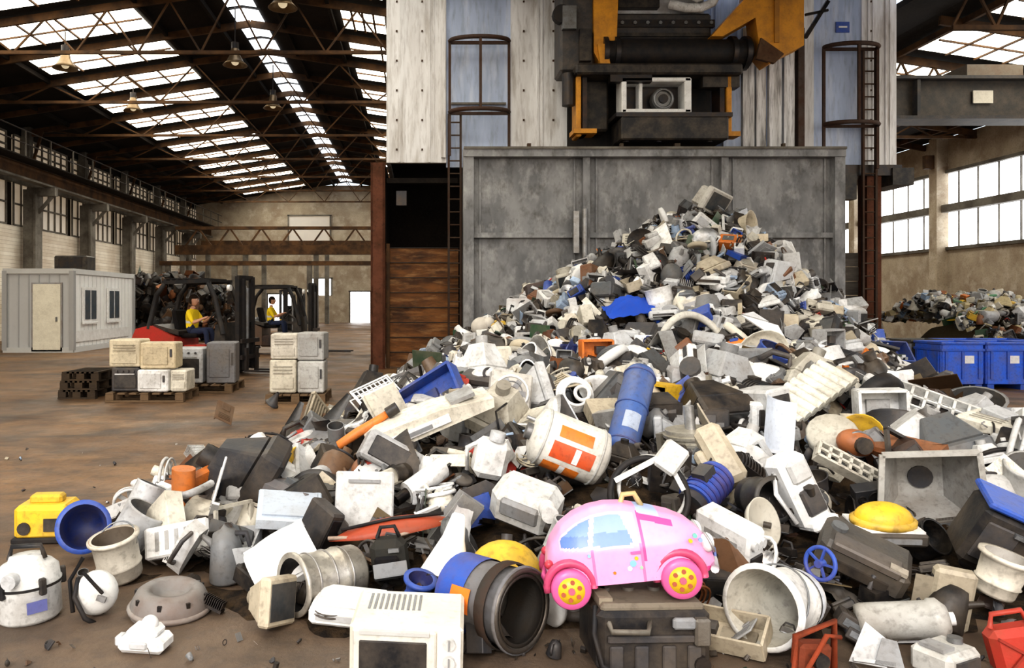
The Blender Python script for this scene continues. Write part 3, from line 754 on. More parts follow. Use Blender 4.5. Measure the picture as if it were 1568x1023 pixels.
@proto(.8)
def p_cone(m):
    m.lathe([(.12,.5),(.14,.3),(.42,-.35),(.5,-.4),(.48,-.4),(.38,-.34),(.1,.3)],1.0,'pl',18)
@proto(1.1)
def p_iron(m):
    m.prism([(-.5,-.1),(.1,-.1),(.5,-.1),(.3,.05),(-.1,.15),(-.45,.15)],-.18,.18,1.0,'pl'); m.tube([(-.4,0,.15),(-.3,0,.36),(.1,0,.36),(.25,0,.1)],.05,DK,'pl',6); m.box((0,0,-.12),(.95,.38,.03),LG,'me')
@proto(1.5)
def p_chassis(m):
    m.box((0,0,-.15),(1,.7,.02),1.0,'me'); m.box((-.5,0,0),(.02,.7,.3),1.0,'me'); m.box((0,.35,0),(1,.02,.3),.8,'me'); m.box((.25,-.1,-.02),(.3,.3,.24),.6,'me'); m.box((-.2,.1,-.06),(.35,.3,.12),DK); 
    m.tube([(-.2,.1,0),(-.1,-.1,.2),(.1,-.2,.15),(.3,-.1,.1)],.025,R.choice([RD,YE,BK,BK,BK]),'rb',5)
PROTOS=[];PW=[]
for fn,w in PR:
    for k in range(3):
        m=MB(); fn(m); PROTOS.append(arrays(m)); PW.append(w)
NP=[pr for pr in PROTOS]

PAL=[(CR,14),(WH,24),(LG,14),(GR,8),(DK,11),(BK,14),((.56,.49,.37),7),(BR,3),(RU,1.8),(BL,2.8),(RD,.8),(OR,.9),(YE,.5),((.35,.46,.62),2.2),((.12,.13,.14),5)]
DPAL=[(BK,10),(DK,8),((.12,.11,.10),3),(BR,2),(GR,3)]
def scatter(name,pts,base=None,pal=PAL):
    VV=[];LI=[];LT=[];CC=[];KK=[];SS=[];off=0
    for P_ in pts:
        (x,y,z,s,flat)=P_[:5]; pl_=P_[5] if len(P_)>5 else pal
        V,li,lt,C,sh,K,S=R.choices(NP,PW)[0]
        if flat: e=Euler((R.gauss(0,.35),R.gauss(0,.35),R.uniform(0,6.28)))
        else: e=Euler((R.uniform(0,6.28),R.uniform(0,6.28),R.uniform(0,6.28)))
        m=np.array(e.to_matrix(),dtype=np.float32); sc=np.array([s*R.uniform(.75,1.2),s*R.uniform(.75,1.2),s*R.uniform(.75,1.2)],dtype=np.float32)
        W=(V*sc)@m.T+np.array([x,y,z],dtype=np.float32)
        mn=W[:,2].min()
        if mn<.0: W[:,2]-=mn
        c=R.choices([q[0] for q in pl_],[q[1] for q in pl_])[0]; j=R.uniform(.62,1.05); c=np.array(c,dtype=np.float32)*j
        C2=C.copy(); q=sh>=0; C2[q]=sh[q,None]*c
        VV.append(W);LI.append(li+off);LT.append(lt);CC.append(C2);KK.append(K);SS.append(S);off+=len(V)
    if base is not None:
        V,li,lt,C,sh,K,S=arrays(base); VV.append(V);LI.append(li+off);LT.append(lt);CC.append(C);KK.append(K);SS.append(S)
    me=mesh_from(name,np.vstack(VV),np.concatenate(LI),np.concatenate(LT),np.vstack(CC),np.concatenate(KK),np.concatenate(SS))
    ob=bpy.data.objects.new(name,me); scene.collection.objects.link(ob); return ob

def sm(t): t=max(0,min(1,t)); return t*t*(3-2*t)
def hz(x,y):
    y2=y-.45*sm((-.2-x)/1.0)
    A=float(np.interp(y2,[3.35,3.6,4,4.5,5,5.5,6,7,8,9,12,13.5,15],[0,.05,.12,.18,.26,.34,.42,.58,.76,.94,.85,.5,.0]))
    xl=float(np.interp(y,[3,6,6.8,7.6,9,12,14],[-3.1,-2.7,-2.3,-1.9,-1.6,-.8,1]))
    xr=float(np.interp(y,[3,5,7,8.5,10,12,14],[8,7.2,6.4,6.3,6.7,6.8,6.6]))
    a=A*sm((x-xl)/2.8)*sm((xr-x)/2.0)
    dx=x-4.45;dy=y-12
    c=3.14-math.hypot(dx*(.60 if dx<0 else 1.12),dy*(.76 if dy<0 else .9))
    return max(0,.5*(a+c+math.sqrt((a-c)**2+.02))-.004)

# ------------------------------------------------------------------ hero objects
EX=[]
def put(name,m,x,y,dz=0,rot=(0,0,0),sc=1,prim=WH,ex=.25,z=None):
    zz=(hz(x,y)+dz) if z is None else z
    EX.append((x,y,ex))
    return build(m,name,X((x,y,zz),rot,sc),prim)
def vessel(r,l,inner=BK,taper=1.0,rim=.02,wall=.94):
    m=MB(); r2=r*taper
    m.lathe([(0,0),(r*.94,0),(r,.015),(r+(r2-r)*.3,l*.3),(r+(r2-r)*.33+.008,l*.33),(r+(r2-r)*.36,l*.36),(r2,l-.02),(r2+rim,l-.01),(r2+rim,l+.006),(r2*wall,l+.006)],1.0,'pl',32)
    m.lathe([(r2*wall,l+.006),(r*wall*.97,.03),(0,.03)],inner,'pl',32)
    return m

# toy car
tc_=MB(); PK=(.84,.36,.60); PK2=(.70,.09,.30)
xs=[0,.015,.04,.1,.18,.27,.36,.44,.50,.60,.70,.78,.84,.875,.89]; hs=[.16,.24,.30,.375,.43,.462,.472,.465,.45,.42,.385,.34,.28,.21,.13]
def H(x): return float(np.interp(x,xs,hs))
def Wd(x): return .20*math.sqrt(max(.05,1-abs((x-.44)/.47)**3.5))
def carf(u,v):
    x=.89*u; th=math.pi*v; c=math.cos(th); s=math.sin(th); w=Wd(x); h=H(x); zb=.09
    zz=zb+(h-zb)*(abs(s)**.62); k=1-.42*max(0,(zz-.27))/.2
    return (x-.445,-w*k*math.copysign(abs(c)**.42,c),zz)
def carc(u,v):
    x=.89*u; q=carf(u,v); z=q[2]; side=v<.38 or v>.62
    if side:
        zt=H(x)-.04
        if .09<x<.475 and .288<z<zt:
            if x<.225-.0+(z-.29)*.25: 
                return (.12,.21,.48) if z<.34 else (.18,.29,.56)
            if x>.25+(z-.29)*.25 and x<.465-(z-.29)*.35: return (.16,.27,.58) if z<.35 else (.27,.39,.68)
        if .085<x<.49 and .275<z<zt+.012: return (.70,.45,.68)
    if .36<v<.64 and .51<x<.62: return (.42,.52,.80)
    if side and .505<x<.52 and z>.20: return PK2
    if side and .52<x<.68 and abs(z-(.405-.3*(x-.52)))<.014: return PK2
    if z<.115: return PK2
    if abs(x-.245)<.007 and z<.285 and side: return (.70,.20,.42)
    if abs(x-.50)<.007 and z<.285 and side: return (.70,.20,.42)
    return PK
tc_.grid(carf,120,90,PK,'cl',True,carc)
tc_.box((0,0,.10),(.72,.34,.03),PK2,'cl')
for x in(-.335,.235):
    for s_ in(-1,1):
        M2=X((x,.175*s_,.085),(90,0,0)); r=.105
        tc_.lathe([(.06,-.045),(r*.92,-.045),(r,-.03),(r,.03),(r*.92,.045),(.06,.045)],(.66,.12,.32),'cl',28,M2)
        tc_.lathe([(0,-.05),(.07,-.047),(.073,.0),(.07,.047),(0,.05)],(.80,.50,.03),'cl',24,M2)
        for k in range(6):
            an=2*math.pi*k/6+.3; tc_.cyl((x+.046*math.cos(an),.175*s_-.054,.085+.046*math.sin(an)),(x+.046*math.cos(an),.175*s_+.054,.085+.046*math.sin(an)),.012,(.40,.10,.06),'cl',8)
        tc_.cyl((x,.175*s_-.06,.085),(x,.175*s_+.06,.085),.018,(.5,.12,.2),'cl',10)
        pts=[(x+.122*math.cos(a),.178*s_,.095+.122*math.sin(a)) for a in np.linspace(-.15,math.pi+.15,16)]
        tc_.tube(pts,.022,(.50,.07,.16),'cl',8)
for s_ in(-1,1):
    tc_.ball((.405,.12*s_,.235),.05,WH,'cl',14,(.7,1,1)); tc_.ring((.415,.12*s_,.235),.05,.008,LG,'me',(0,70,0),n=16)
    tc_.ball((-.43,.12*s_,.2),.025,(.5,.05,.08),'cl',10)
    tc_.box((.02,.2*s_,.245),(.05,.015,.012),(.7,.14,.38),'cl')
    for (xx,z,cc,r) in((.0,.19,(.25,.5,.7),.018),(.02,.215,YE,.010),(-.02,.165,(.9,.9,.9),.012),(.33,.30,(.2,.55,.5),.012),(.355,.275,(.3,.4,.75),.011),(.305,.275,YE,.010),(-.1,.15,OR,.008),(.04,.165,(.35,.7,.4),.008),(-.22,.25,(.3,.5,.75),.009)):
        tc_.cyl((xx,.188*s_,z),(xx,.204*s_,z),r,cc,'cl',10)
tc_.tube([(-.44,-.15,.1),(-.46,0,.1),(-.44,.15,.1)],.018,PK2,'cl',8); tc_.tube([(.42,-.15,.1),(.455,0,.1),(.42,.15,.1)],.022,(.85,.8,.85),'cl',8)
tc_.box((.452,0,.16),(.012,.13,.045),(.15,.22,.5),'cl'); tc_.tube([(.0,0,.45),(.02,0,.50),(.08,0,.50),(.11,0,.43)],.016,(.55,.42,.2),'cl',8)
tc_.K=['ty' if k=='cl' else k for k in tc_.K]
put('toy_car',tc_,.965,3.55,0,(0,-7.5,-5),.83,ex=.36,z=.312)

# microwave
m=MB(); m.box((0,0,.125),(.49,.36,.25),CR,'cl',bev=.015); m.box((-.05,-.185,.12),(.36,.02,.225),(.66,.64,.58),'cl',bev=.008); m.box((-.055,-.198,.11),(.29,.012,.155),BK,'cl',bev=.004)
m.box((.185,-.185,.12),(.1,.015,.235),WH,'cl',bev=.004)
for z in(.19,.11): m.cyl((.185,-.19,z),(.185,-.215,z),.026,(.62,.62,.60),'cl',20); m.box((.185,-.218,z),(.006,.01,.045),GR,'cl')
m.box((.185,-.195,.045),(.06,.02,.03),LG,'cl',bev=.004); m.box((-.05,-.198,.225),(.3,.02,.015),(.5,.5,.48),'cl')
for i in range(10): m.box((-.18+.025*i,.05,.2515),(.012,.16,.003),GR,'pl')
for x in(-.2,.2): m.box((x,-.1,-.01),(.04,.04,.02),BK,'rb'); m.box((x,.12,-.01),(.04,.04,.02),BK,'rb')
put('microwave_oven',m,-.04,3.44,0,(3,1,-4),.97,prim=WH,ex=.34,z=.02)
m=vessel(.175,.40,(.02,.02,.02)); 
m.lathe([(.183,.02),(.183,.19)],BL,'pt',32); m.lathe([(.186,.12),(.186,.24)],OR,'pt',6,a0=150,a1=185); m.lathe([(.19,.28),(.198,.29),(.198,.33),(.19,.34)],(.05,.045,.04),'rs',32); m.ring((0,0,.40),.175,.016,(.12,.11,.10),'me',n=32)
m.lathe([(.145,.405),(.16,.41),(.16,.35),(.14,.2)],(.08,.075,.07),'me',32)
put('gas_heater_drum',m,.20,3.84,0,(88,0,42),prim=(.15,.15,.16),ex=.3,z=.19)
m=MB(); m.box((0,0,.15),(.5,.36,.28),BK,'pl',bev=.03); m.box((0,0,.29),(.46,.32,.04),(.17,.145,.11),'pl',bev=.015); m.box((0,-.19,.17),(.42,.02,.03),DK,'pl',bev=.005)
for x in(-.17,-.06,.06,.17): m.box((x,-.186,.09),(.06,.02,.1),DK,'pl',bev=.006); m.cyl((x,.02,.3),(x,.02,.325),.028,(.12,.11,.1),'pl',12)
m.tube([(-.2,-.16,.24),(-.2,-.23,.22),(-.05,-.24,.22),(-.02,-.17,.24)],.014,(.13,.12,.1),'pl',6); m.box((.2,-.19,.2),(.07,.05,.12),(.25,.23,.20),'me',bev=.01); m.box((.12,-.2,.24),(.1,.03,.05),GR,'pl',bev=.01)
m.cyl((.2,-.21,.06),(.2,-.17,.06),.035,DK,'me'); m.box((-.2,-.05,.31),(.06,.15,.03),(.28,.24,.18),'pl')
m.tube([(-.24,-.1,.28),(-.27,-.2,.2),(-.25,-.24,.08),(-.15,-.23,.03)],.012,BK,'rb')
put('car_battery_pack',m,1.0,3.50,0,(0,0,2),.98,ex=.36,z=.005)
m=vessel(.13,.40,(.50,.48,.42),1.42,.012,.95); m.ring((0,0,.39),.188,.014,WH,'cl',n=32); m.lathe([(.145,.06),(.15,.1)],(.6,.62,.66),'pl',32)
m.tube([(.18*math.cos(a),.18*math.sin(a),.36-.14*abs(math.sin(a))) for a in np.linspace(0,math.pi,14)],.005,GR,'me',5)
put('plastic_bucket',m,1.84,3.76,0,(84,8,-52),.95,prim=(.76,.75,.72),ex=.32,z=.185)
m=MB(); m.ball((0,0,0),.19,YE,'pl',26,(1,1,.85),half=True); m.lathe([(.19,0),(.205,-.02),(.2,-.12),(.17,-.14)],(.65,.40,.04),'pl',26); m.cyl((0,0,.15),(0,0,.19),.03,DK)
put('cement_mixer_bowl',m,.46,4.12,0,(-20,5,0),ex=.22,z=.18)
m=MB(); m.lathe([(.20,0),(.205,.03),(.19,.07),(.17,.11),(.14,.13),(.10,.12),(.09,.08),(0,.07)],(.20,.19,.18),'pt',30); m.ring((0,0,.03),.2,.015,(.28,.26,.24),'pt',n=30); m.ring((0,0,.115),.13,.01,(.3,.29,.27),'pt',n=26)
for k in range(8): m.box((.17*math.cos(k*.785),.17*math.sin(k*.785),.09),(.03,.02,.03),DK,'me',rot=(0,0,k*45))
put('stove_pot_ring',m,-1.28,4.05,0,(3,3,0),ex=.28,z=0)
m=MB(); m.lathe([(0,0),(.15,0),(.165,.02),(.165,.17),(.172,.18),(.172,.21),(.165,.22),(.16,.27),(.13,.30),(.1,.31),(.09,.34),(0,.345)],(.70,.70,.68),'pl',30)
m.tube([(-.1,0,.32),(-.08,-.0,.39),(.08,0,.39),(.1,0,.32)],.014,BK,'pl',8); m.lathe([(.174,.185),(.174,.2)],BK,'rb',30)
for a in(-110,-40,30): m.box((.176*math.cos(rad(a)),.176*math.sin(rad(a)),.2),(.03,.035,.09),BK,'pl',rot=(0,0,a),bev=.006)
m.box((.11,-.135,.1),(.1,.01,.06),(.1,.12,.35),'cl',rot=(0,0,40)); m.cyl((0,-.16,.26),(0,-.21,.26),.04,LG,'pl')
put('vacuum_cleaner_canister',m,-1.97,3.98,0,(0,-3,0),.92,ex=.26,z=0)
m=MB(); m.ball((0,0,0),.12,(.68,.68,.66),'cl',20,(1,.8,1.05)); m.tube([(-.12,-.02,.05),(-.08,-.1,-.02),(.02,-.12,-.1),(.1,-.08,-.13)],.014,BK,'rb',7); m.tube([(-.1,-.04,.1),(.06,-.11,.06)],.01,BK,'rb'); m.box((.06,-.09,.02),(.05,.02,.03),GR,'pl')
m.tube([(-.14,0,.16),(-.16,-.02,.02),(-.06,-.1,-.1)],.012,BK,'rb'); put('safety_helmet',m,-1.64,4.0,0,(0,20,0),.9,ex=.18,z=.115)
m=MB(); m.box((0,0,.04),(.22,.14,.07),WH,'cl',bev=.02); m.box((.0,0,.09),(.15,.12,.05),WH,'cl',bev=.02); m.ball((.02,0,.12),.04,WH,'cl',14); m.box((-.11,-.02,.05),(.04,.06,.05),LG,'cl',bev=.01); m.box((0,-.075,.05),(.08,.02,.03),LG,'cl',bev=.005); put('appliance_housing',m,-1.25,3.6,0,(0,0,-8),ex=.2,z=0)
m=MB(); m.box((0,0,.13),(.34,.26,.22),YE,'pl',bev=.03); m.box((0,0,.26),(.2,.1,.06),(.7,.45,.03),'pl',bev=.015); m.cyl((-.1,-.14,.1),(-.1,-.1,.1),.04,BK); m.box((.08,-.135,.12),(.12,.01,.08),BK,'cl'); m.box((0,0,.02),(.36,.28,.04),BK,'rb',bev=.01)
put('power_tool_case',m,-2.50,5.3,0,(0,0,5),1.05,ex=.28,z=0)
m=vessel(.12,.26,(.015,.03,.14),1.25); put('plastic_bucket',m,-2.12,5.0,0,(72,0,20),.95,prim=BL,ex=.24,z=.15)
m=vessel(.12,.22,BK,1.1); put('plastic_bucket',m,-2.9,5.15,0,(60,0,-30),prim=BL,ex=.2,z=.14)
m=vessel(.125,.26,(.1,.08,.06),1.05); m.ring((0,0,.255),.135,.012,(.4,.22,.12),'rs',n=28); m.tube([(.13*math.cos(a),.13*math.sin(a),.2+.1*math.sin(a)) for a in np.linspace(0,math.pi,12)],.005,GR,'me'); put('paint_tin',m,-1.70,4.5,0,(10,-8,0),.95,prim=(.58,.54,.46),ex=.22,z=.02)
m=MB(); m.grid(lambda u,v:((u-.5)*.36,(v-.5)*.34,.1*math.sin(math.pi*v)-.02+.03*math.sin(math.pi*u)),10,14,WH,'cl',True); m.grid(lambda u,v:((u-.5)*.35,(v-.5)*.33,.085*math.sin(math.pi*v)-.03),6,8,(.6,.6,.58),'cl',True)
m.box((0,-.17,-.03),(.36,.02,.06),WH,'cl',bev=.005); m.box((-.08,-.178,-.03),(.08,.01,.02),BK,'cl'); m.box((0,.16,-.03),(.36,.02,.05),WH,'cl')
put('washing_machine_lid',m,-.74,4.25,0,(30,-28,15),ex=.28,z=.22)
m=vessel(.14,.38,BK,1.0); 
for z in(.1,.2,.3): m.ring((0,0,z),.141,.006,(.35,.34,.33),'me',n=28)
for o_ in range(len(m.K)): m.K[o_]='me' if m.C[o_]==1.0 else m.K[o_]
put('washing_machine_drum',m,-.34,4.22,0,(88,0,-50),prim=(.55,.52,.46),ex=.30,z=.15)
m=MB(); m.box((0,0,.05),(.38,.26,.09),WH,'cl',bev=.02); m.box((0,0,.1),(.33,.2,.02),(.65,.65,.64),'cl',bev=.008); m.box((0,-.13,.06),(.3,.02,.03),LG,'cl'); m.cyl((.12,0,.11),(.12,0,.125),.03,GR,'cl')
put('printer_tray',m,-.33,3.88,.0,(8,4,-6),ex=.26,z=.04)
m=MB(); m.lathe([(.02,.34),(.03,.33),(.05,.22),(.12,.02),(.13,0),(.12,0),(.04,.2)],WH,'cl',24,X(sc=(1.1,.7,1))); put('plastic_funnel',m,.13,4.10,.0,(-8,14,0),1.1,ex=.18,z=.12)
m=vessel(.06,.14,(.01,.02,.12),1.1); put('plastic_cup',m,-.01,3.95,0,(15,10,0),prim=BL,ex=.12,z=.08)
m=MB(); m.box((0,0,.18),(.37,.04,.36),(.60,.60,.59),'pl',bev=.01); m.box((0,-.03,.3),(.2,.02,.02),GR,'pl'); m.box((0,.03,.18),(.33,.04,.32),(.42,.42,.42),'pl'); put('cabinet_door',m,-.34,4.9,0,(-12,0,-5),ex=.28,z=.17)
m=MB(); 
def hull(u,v):
    t=2*u-1; w=(1-abs(t)**2.2); a=math.pi*v; return (.38*t,-.09*w*math.cos(a),.05*w*math.sin(a)+.02*w)
m.grid(hull,20,8,(.36,.06,.025),'pt',True); m.tube([(-.38,0,.02),(0,-.095,.02),(.38,0,.02)],.012,(.5,.38,.3),'pl',6); m.tube([(-.3,0,.06),(0,0,.08),(.3,0,.06)],.01,BK)
put('ironing_press_cover',m,-.14,4.55,0,(15,-8,5),ex=.28,z=.27)
m=MB(); m.box((0,0,.14),(.2,.16,.26),(.035,.035,.032),'fb',bev=.04); m.box((0,-.085,.12),(.14,.03,.14),BK,'fb',bev=.015); m.tube([(-.06,0,.27),(-.03,0,.33),(.05,0,.33),(.07,0,.27)],.012,BK,'rb'); m.box((.05,-.09,.22),(.06,.02,.02),GR,'me'); put('tool_bag',m,-.13,4.2,0,(0,-8,-10),.95,ex=.18,z=.08)
m=MB(); m.lathe([(0,-.02),(.1,-.02),(.19,.02),(.2,.06),(.2,.46),(.19,.5),(.1,.54),(0,.54)],(.72,.70,.64),'pl',32)
for z in(.06,.46): m.ring((0,0,z),.2,.009,(.5,.5,.48),'pl',n=32)
for (a0,a1,zz0,zz1,cc,rr) in((200,238,.16,.42,OR,.203),(200,238,.26,.30,WH,.205),(250,285,.10,.40,(.62,.10,.03),.203),(252,283,.2,.24,WH,.205),(295,320,.14,.38,OR,.203)): m.lathe([(rr,zz0),(rr,zz1)],cc,'pl',8,a0=a0,a1=a1)
m.cyl((0,0,.53),(0,0,.58),.06,GR,'me'); m.cyl((.08,.05,.53),(.08,.05,.6),.015,LG,'me')
put('water_heater',m,1.24,5.25,.24,(14,-68,-18),.95,ex=.42)
m=MB(); m.lathe([(0,0),(.1,0),(.12,.03),(.12,.74),(.1,.78),(0,.79)],(.055,.11,.30),'pl',26)
for z in(.06,.4,.72): m.ring((0,0,z),.121,.008,(.05,.09,.25),'pt',n=26)
m.cyl((0,0,.78),(0,0,.85),.035,GR,'me'); m.lathe([(.1225,.15),(.1225,.3)],(.35,.4,.5),'pl',6,a0=230,a1=290)
put('gas_cylinder',m,1.55,6.0,.03,(-38,28,0),1.05,ex=.36)
m=MB(); m.box((0,0,0),(.38,.12,.38),(.50,.48,.44),'pl',bev=.02); m.ring((0,-.065,0),.15,.012,WH,'pl',(90,0,0)); m.ring((0,-.065,0),.1,.006,GR,'me',(90,0,0)); m.cyl((0,-.08,0),(0,-.05,0),.05,DK)
for k in range(6): m.box((.075*math.cos(k*1.047),-.06,.075*math.sin(k*1.047)),(.11,.01,.05),GR,'me',rot=(0,-k*60,0))
put('box_fan',m,.82,7.0,.2,(-18,10,5),ex=.28)
m=MB(); m.prism([(-.5,-.05),(.5,-.05),(.52,.02),(.1,.1),(-.4,.12),(-.5,.08)],-.16,.16,(.72,.68,.58),'pl'); m.box((-.1,-.17,.02),(.5,.02,.07),WH,'cl',bev=.006); m.cyl((-.42,-.18,.03),(-.42,-.15,.03),.035,LG); m.box((.3,0,.09),(.2,.2,.03),LG,'me'); m.box((-.1,-.183,.02),(.2,.01,.03),GR,'cl')
put('cooker_hood',m,.08,6.1,.24,(10,-22,8),ex=.42)
m=MB(); m.tube([(-.2,0,-.12),(-.05,0,-.02),(.08,0,.06),(.2,0,.14)],[.035,.04,.035,.028],OR,'pl',10); m.cyl((.18,0,.13),(.26,0,.18),.045,BK); m.cyl((-.2,0,-.12),(-.26,0,-.15),.045,DK); put('leaf_blower_tube',m,-.42,6.1,.22,(0,0,0),sc=1.0,ex=.22)
m=MB()
for i in range(9): m.box((-.2+.05*i,0,.08),(.012,.34,.012),WH,'cl'); m.box((-.2+.05*i,-.17,.02),(.012,.012,.14),WH,'cl')
for j in range(7): m.box((0,-.17+.055*j,.08),(.42,.01,.01),WH,'cl')
for z in(.09,-.04): m.tube([(-.22,-.18,z),(.22,-.18,z),(.22,.18,z),(-.22,.18,z),(-.22,-.18,z)],.012,WH,'cl',5)
put('dish_rack',m,-.4,7.9,.22,(35,-20,30),prim=WH,ex=.3)
m=MB(); m.ring(Z0,.25,.022,BK,'rb',(75,0,0),n=32,m=8); m.ring((.03,.04,.04),.22,.014,(.55,.55,.53),'pl',(70,8,0),n=32); m.beam((-.22,0,.1),(.1,.0,.28),.03,.03,WH,'pl'); m.beam((.1,0,.28),(.22,0,.05),.03,.03,WH,'pl'); m.box((.14,0,.26),(.16,.1,.2),(.66,.66,.64),'cl',rot=(0,35,0),bev=.02)
put('drum_seal_ring',m,1.40,4.75,.20,(0,0,-6),.92,ex=.32)
m=MB(); m.cyl((-.14,0,0),(.14,0,0),.12,BL,'pt',24); m.ball((.14,0,0),.12,BL,'pt',20,(.4,1,1)); m.cyl((-.14,0,0),(-.2,0,0),.1,DK,'pt',20)
for z in range(6): m.cyl((-.12+.045*z,0,0),(-.105+.045*z,0,0),.128,(.03,.06,.28),'pt',24)
m.box((0,-.02,.13),(.12,.1,.06),DK); put('electric_motor',m,1.84,5.0,.15,(0,-28,35),.95,ex=.26)
m=MB()
for i in range(9): m.cyl((-.36+.09*i,-.17,0),(-.36+.09*i,.17,0),.045,(.68,.66,.58),'pl',10)
m.box((0,0,-.02),(.85,.34,.02),(.6,.58,.52),'pl'); put('corrugated_radiator_panel',m,3.35,6.7,.30,(28,-24,25),ex=.40)
m=MB(); m.grid(lambda u,v:((u-.5)*.34+.06*v,(v-.5)*.04+.1*math.sin(2.4*u),(v)*.48),8,6,(.55,.60,.68),'cl',True); m.box((.03,.05,.0),(.3,.12,.03),(.6,.63,.68),'cl'); put('bent_plastic_cover',m,2.72,5.9,.06,(-15,12,10),.9,ex=.26)
m=MB(); m.ball(Z0,.12,(.36,.13,.05),'pt',20,(1.1,.9,.85)); m.cyl((0,-.08,0),(0,-.13,0),.06,BK); m.ring((0,-.05,0),.09,.01,GR,'me',(90,0,0)); put('rusty_motor_housing',m,3.18,5.7,.2,(0,15,0),ex=.18)
def rack(L_,W_,n,col=WH):
    m=MB()
    for y in(-W_/2,W_/2): m.box((0,y,0),(L_,.02,.09),col,'pl')
    m.box((0,0,-.04),(L_,W_,.012),tuple(k*.8 for k in col),'pl')
    for i in range(n+1):
        x=-L_/2+L_*i/n; m.box((x,0,.03),(.022,W_,.03),col,'pl')
        if i<n: m.box((x+L_/n/2,0,-.02),(L_/n*.5,W_*.5,.05),DK if i%2 else GR,'me')
    m.box((0,0,.035),(L_,.02,.02),col,'pl'); return m
put('computer_chassis',rack(.75,.26,7,(.60,.60,.58)),4.5,6.7,.14,(35,20,-30),ex=.35)
put('computer_chassis',rack(.48,.12,6,(.55,.52,.45)),2.85,5.2,.22,(50,28,-10),.9,ex=.25)
m=MB(); G2=(.36,.35,.33)
a=[(-.12,.16,-.16),(.16,.16,-.16),(.16,.16,.12),(-.12,.16,.12)]; c2=[(-.30,-.2,-.26),(.34,-.2,-.28),(.30,-.2,.26),(-.26,-.2,.24)]
m.add(a+c2,[(0,1,5,4),(1,2,6,5),(2,3,7,6),(3,0,4,7),(0,3,2,1)],G2,'pl'); 
for i in range(4): m.beam(c2[i],c2[(i+1)%4],.035,.035,(.46,.45,.42),'pl')
m.cyl((.02,.14,-.02),(.02,.2,-.02),.08,DK,'pl'); put('granulator_hopper',m,3.18,4.95,.22,(6,-4,-22),.9,ex=.36)
m=MB(); m.ball((0,0,.03),.15,YE,'pl',22,(1.1,.8,.65),half=True); m.lathe([(.15,0),(.17,0),(.17,.03),(.15,.04)],(.7,.45,.05),'pl',22,X(sc=(1.1,.8,1))); m.box((0,0,-.05),(.4,.28,.08),(.06,.055,.05),'pl',bev=.015); m.box((0,-.0,-.005),(.36,.25,.015),WH,'cl'); m.box((0,-.145,-.05),(.3,.01,.03),GR,'pl')
put('floor_scrubber_cover',m,2.64,4.45,.17,(8,0,-5),.95,ex=.28)
m=MB(); m.box((0,0,0),(.42,.3,.34),BK,'pl',bev=.03); m.box((0,0,.19),(.44,.32,.035),BL,'pl',bev=.01); m.box((-.1,-.155,.0),(.16,.02,.22),DK,'pl',bev=.008); m.box((0,-.17,.1),(.12,.03,.02),GR,'me'); m.box((.12,-.155,-.04),(.1,.01,.1),(.2,.3,.55),'cl')
put('battery_charger_case',m,3.12,4.15,.20,(14,24,-18),ex=.34)
m=MB(); m.lathe([(0,.0),(.12,.01),(.15,.04),(.16,.04),(.13,-.01),(0,-.02)],(.5,.47,.4),'cl',28,X(rot=(70,0,0))); m.cyl((.0,-.03,.0),(.02,-.07,.0),.02,BK); put('pan_lid',m,1.96,4.5,.15,(0,10,30),.9,ex=.18)
m=MB(); m.box((0,0,.0),(.2,.2,.46),WH,'cl',bev=.04); m.box((0,-.1,.13),(.14,.04,.14),(.50,.50,.49),'cl',bev=.02); m.box((0,-.08,-.06),(.13,.08,.16),DK,'cl',bev=.01); m.cyl((0,-.12,.03),(0,-.1,-.02),.03,BK,'cl'); m.box((0,-.06,-.2),(.19,.16,.05),WH,'cl',bev=.015); m.tube([(-.1,0,.15),(-.16,-.03,.05),(-.13,-.05,-.15)],.015,WH,'cl')
put('coffee_machine',m,2.3,4.75,.24,(-10,-22,15),ex=.28)
m=MB(); m.box((0,0,.0),(.42,.3,.16),(.06,.055,.05),'pl',bev=.03); m.box((.0,-.1,.07),(.32,.12,.05),(.09,.08,.075),'pl',bev=.01); m.box((0,-.155,-.02),(.26,.02,.05),BK); m.box((.14,-.13,.09),(.08,.05,.02),(.4,.36,.3),'pl'); m.cyl((-.15,.02,.08),(-.15,.02,.1),.04,GR,'me')
put('car_stereo_unit',m,2.3,4.05,.16,(16,22,-28),ex=.28)
m=MB(); m.ring(Z0,.1,.014,BL,'pt',(80,0,0),n=26,m=8); m.cyl((0,-.03,0),(0,.03,0),.025,BL,'pt')
for k in range(5): m.beam((0,0,0),(.1*math.cos(k*1.257),0,.1*math.sin(k*1.257)),.016,.012,BL,'pt')
put('valve_handwheel',m,1.92,3.74,0,(0,0,-60),.75,ex=.1,z=.35)
m=MB(); m.lathe([(0,-.2),(.09,-.2),(.1,-.17),(.1,.15),(.11,.16),(.11,.2),(.07,.24),(0,.24)],(.46,.45,.42),'pl',26); m.box((0,-.105,0),(.04,.02,.2),LG); m.cyl((0,0,.22),(0,0,.27),.035,WH); put('filter_canister',m,2.24,3.66,0,(80,0,70),.85,ex=.26,z=.11)
m=MB(); m.box((0,0,.13),(.27,.14,.24),(.42,.04,.025),'pt',bev=.035); m.tube([(-.1,0,.25),(-.08,0,.32),(.06,0,.32),(.08,0,.25)],.015,(.42,.04,.025),'pt'); m.cyl((.1,0,.25),(.14,0,.3),.03,BK); m.beam((-.1,-.075,.04),(.1,-.075,.22),.02,.012,(.3,.03,.02),'pt'); m.beam((.1,-.075,.04),(-.1,-.075,.22),.02,.012,(.3,.03,.02),'pt')
put('fuel_jerrycan',m,2.60,3.36,0,(0,-14,-12),.82,ex=.22,z=0.01); 
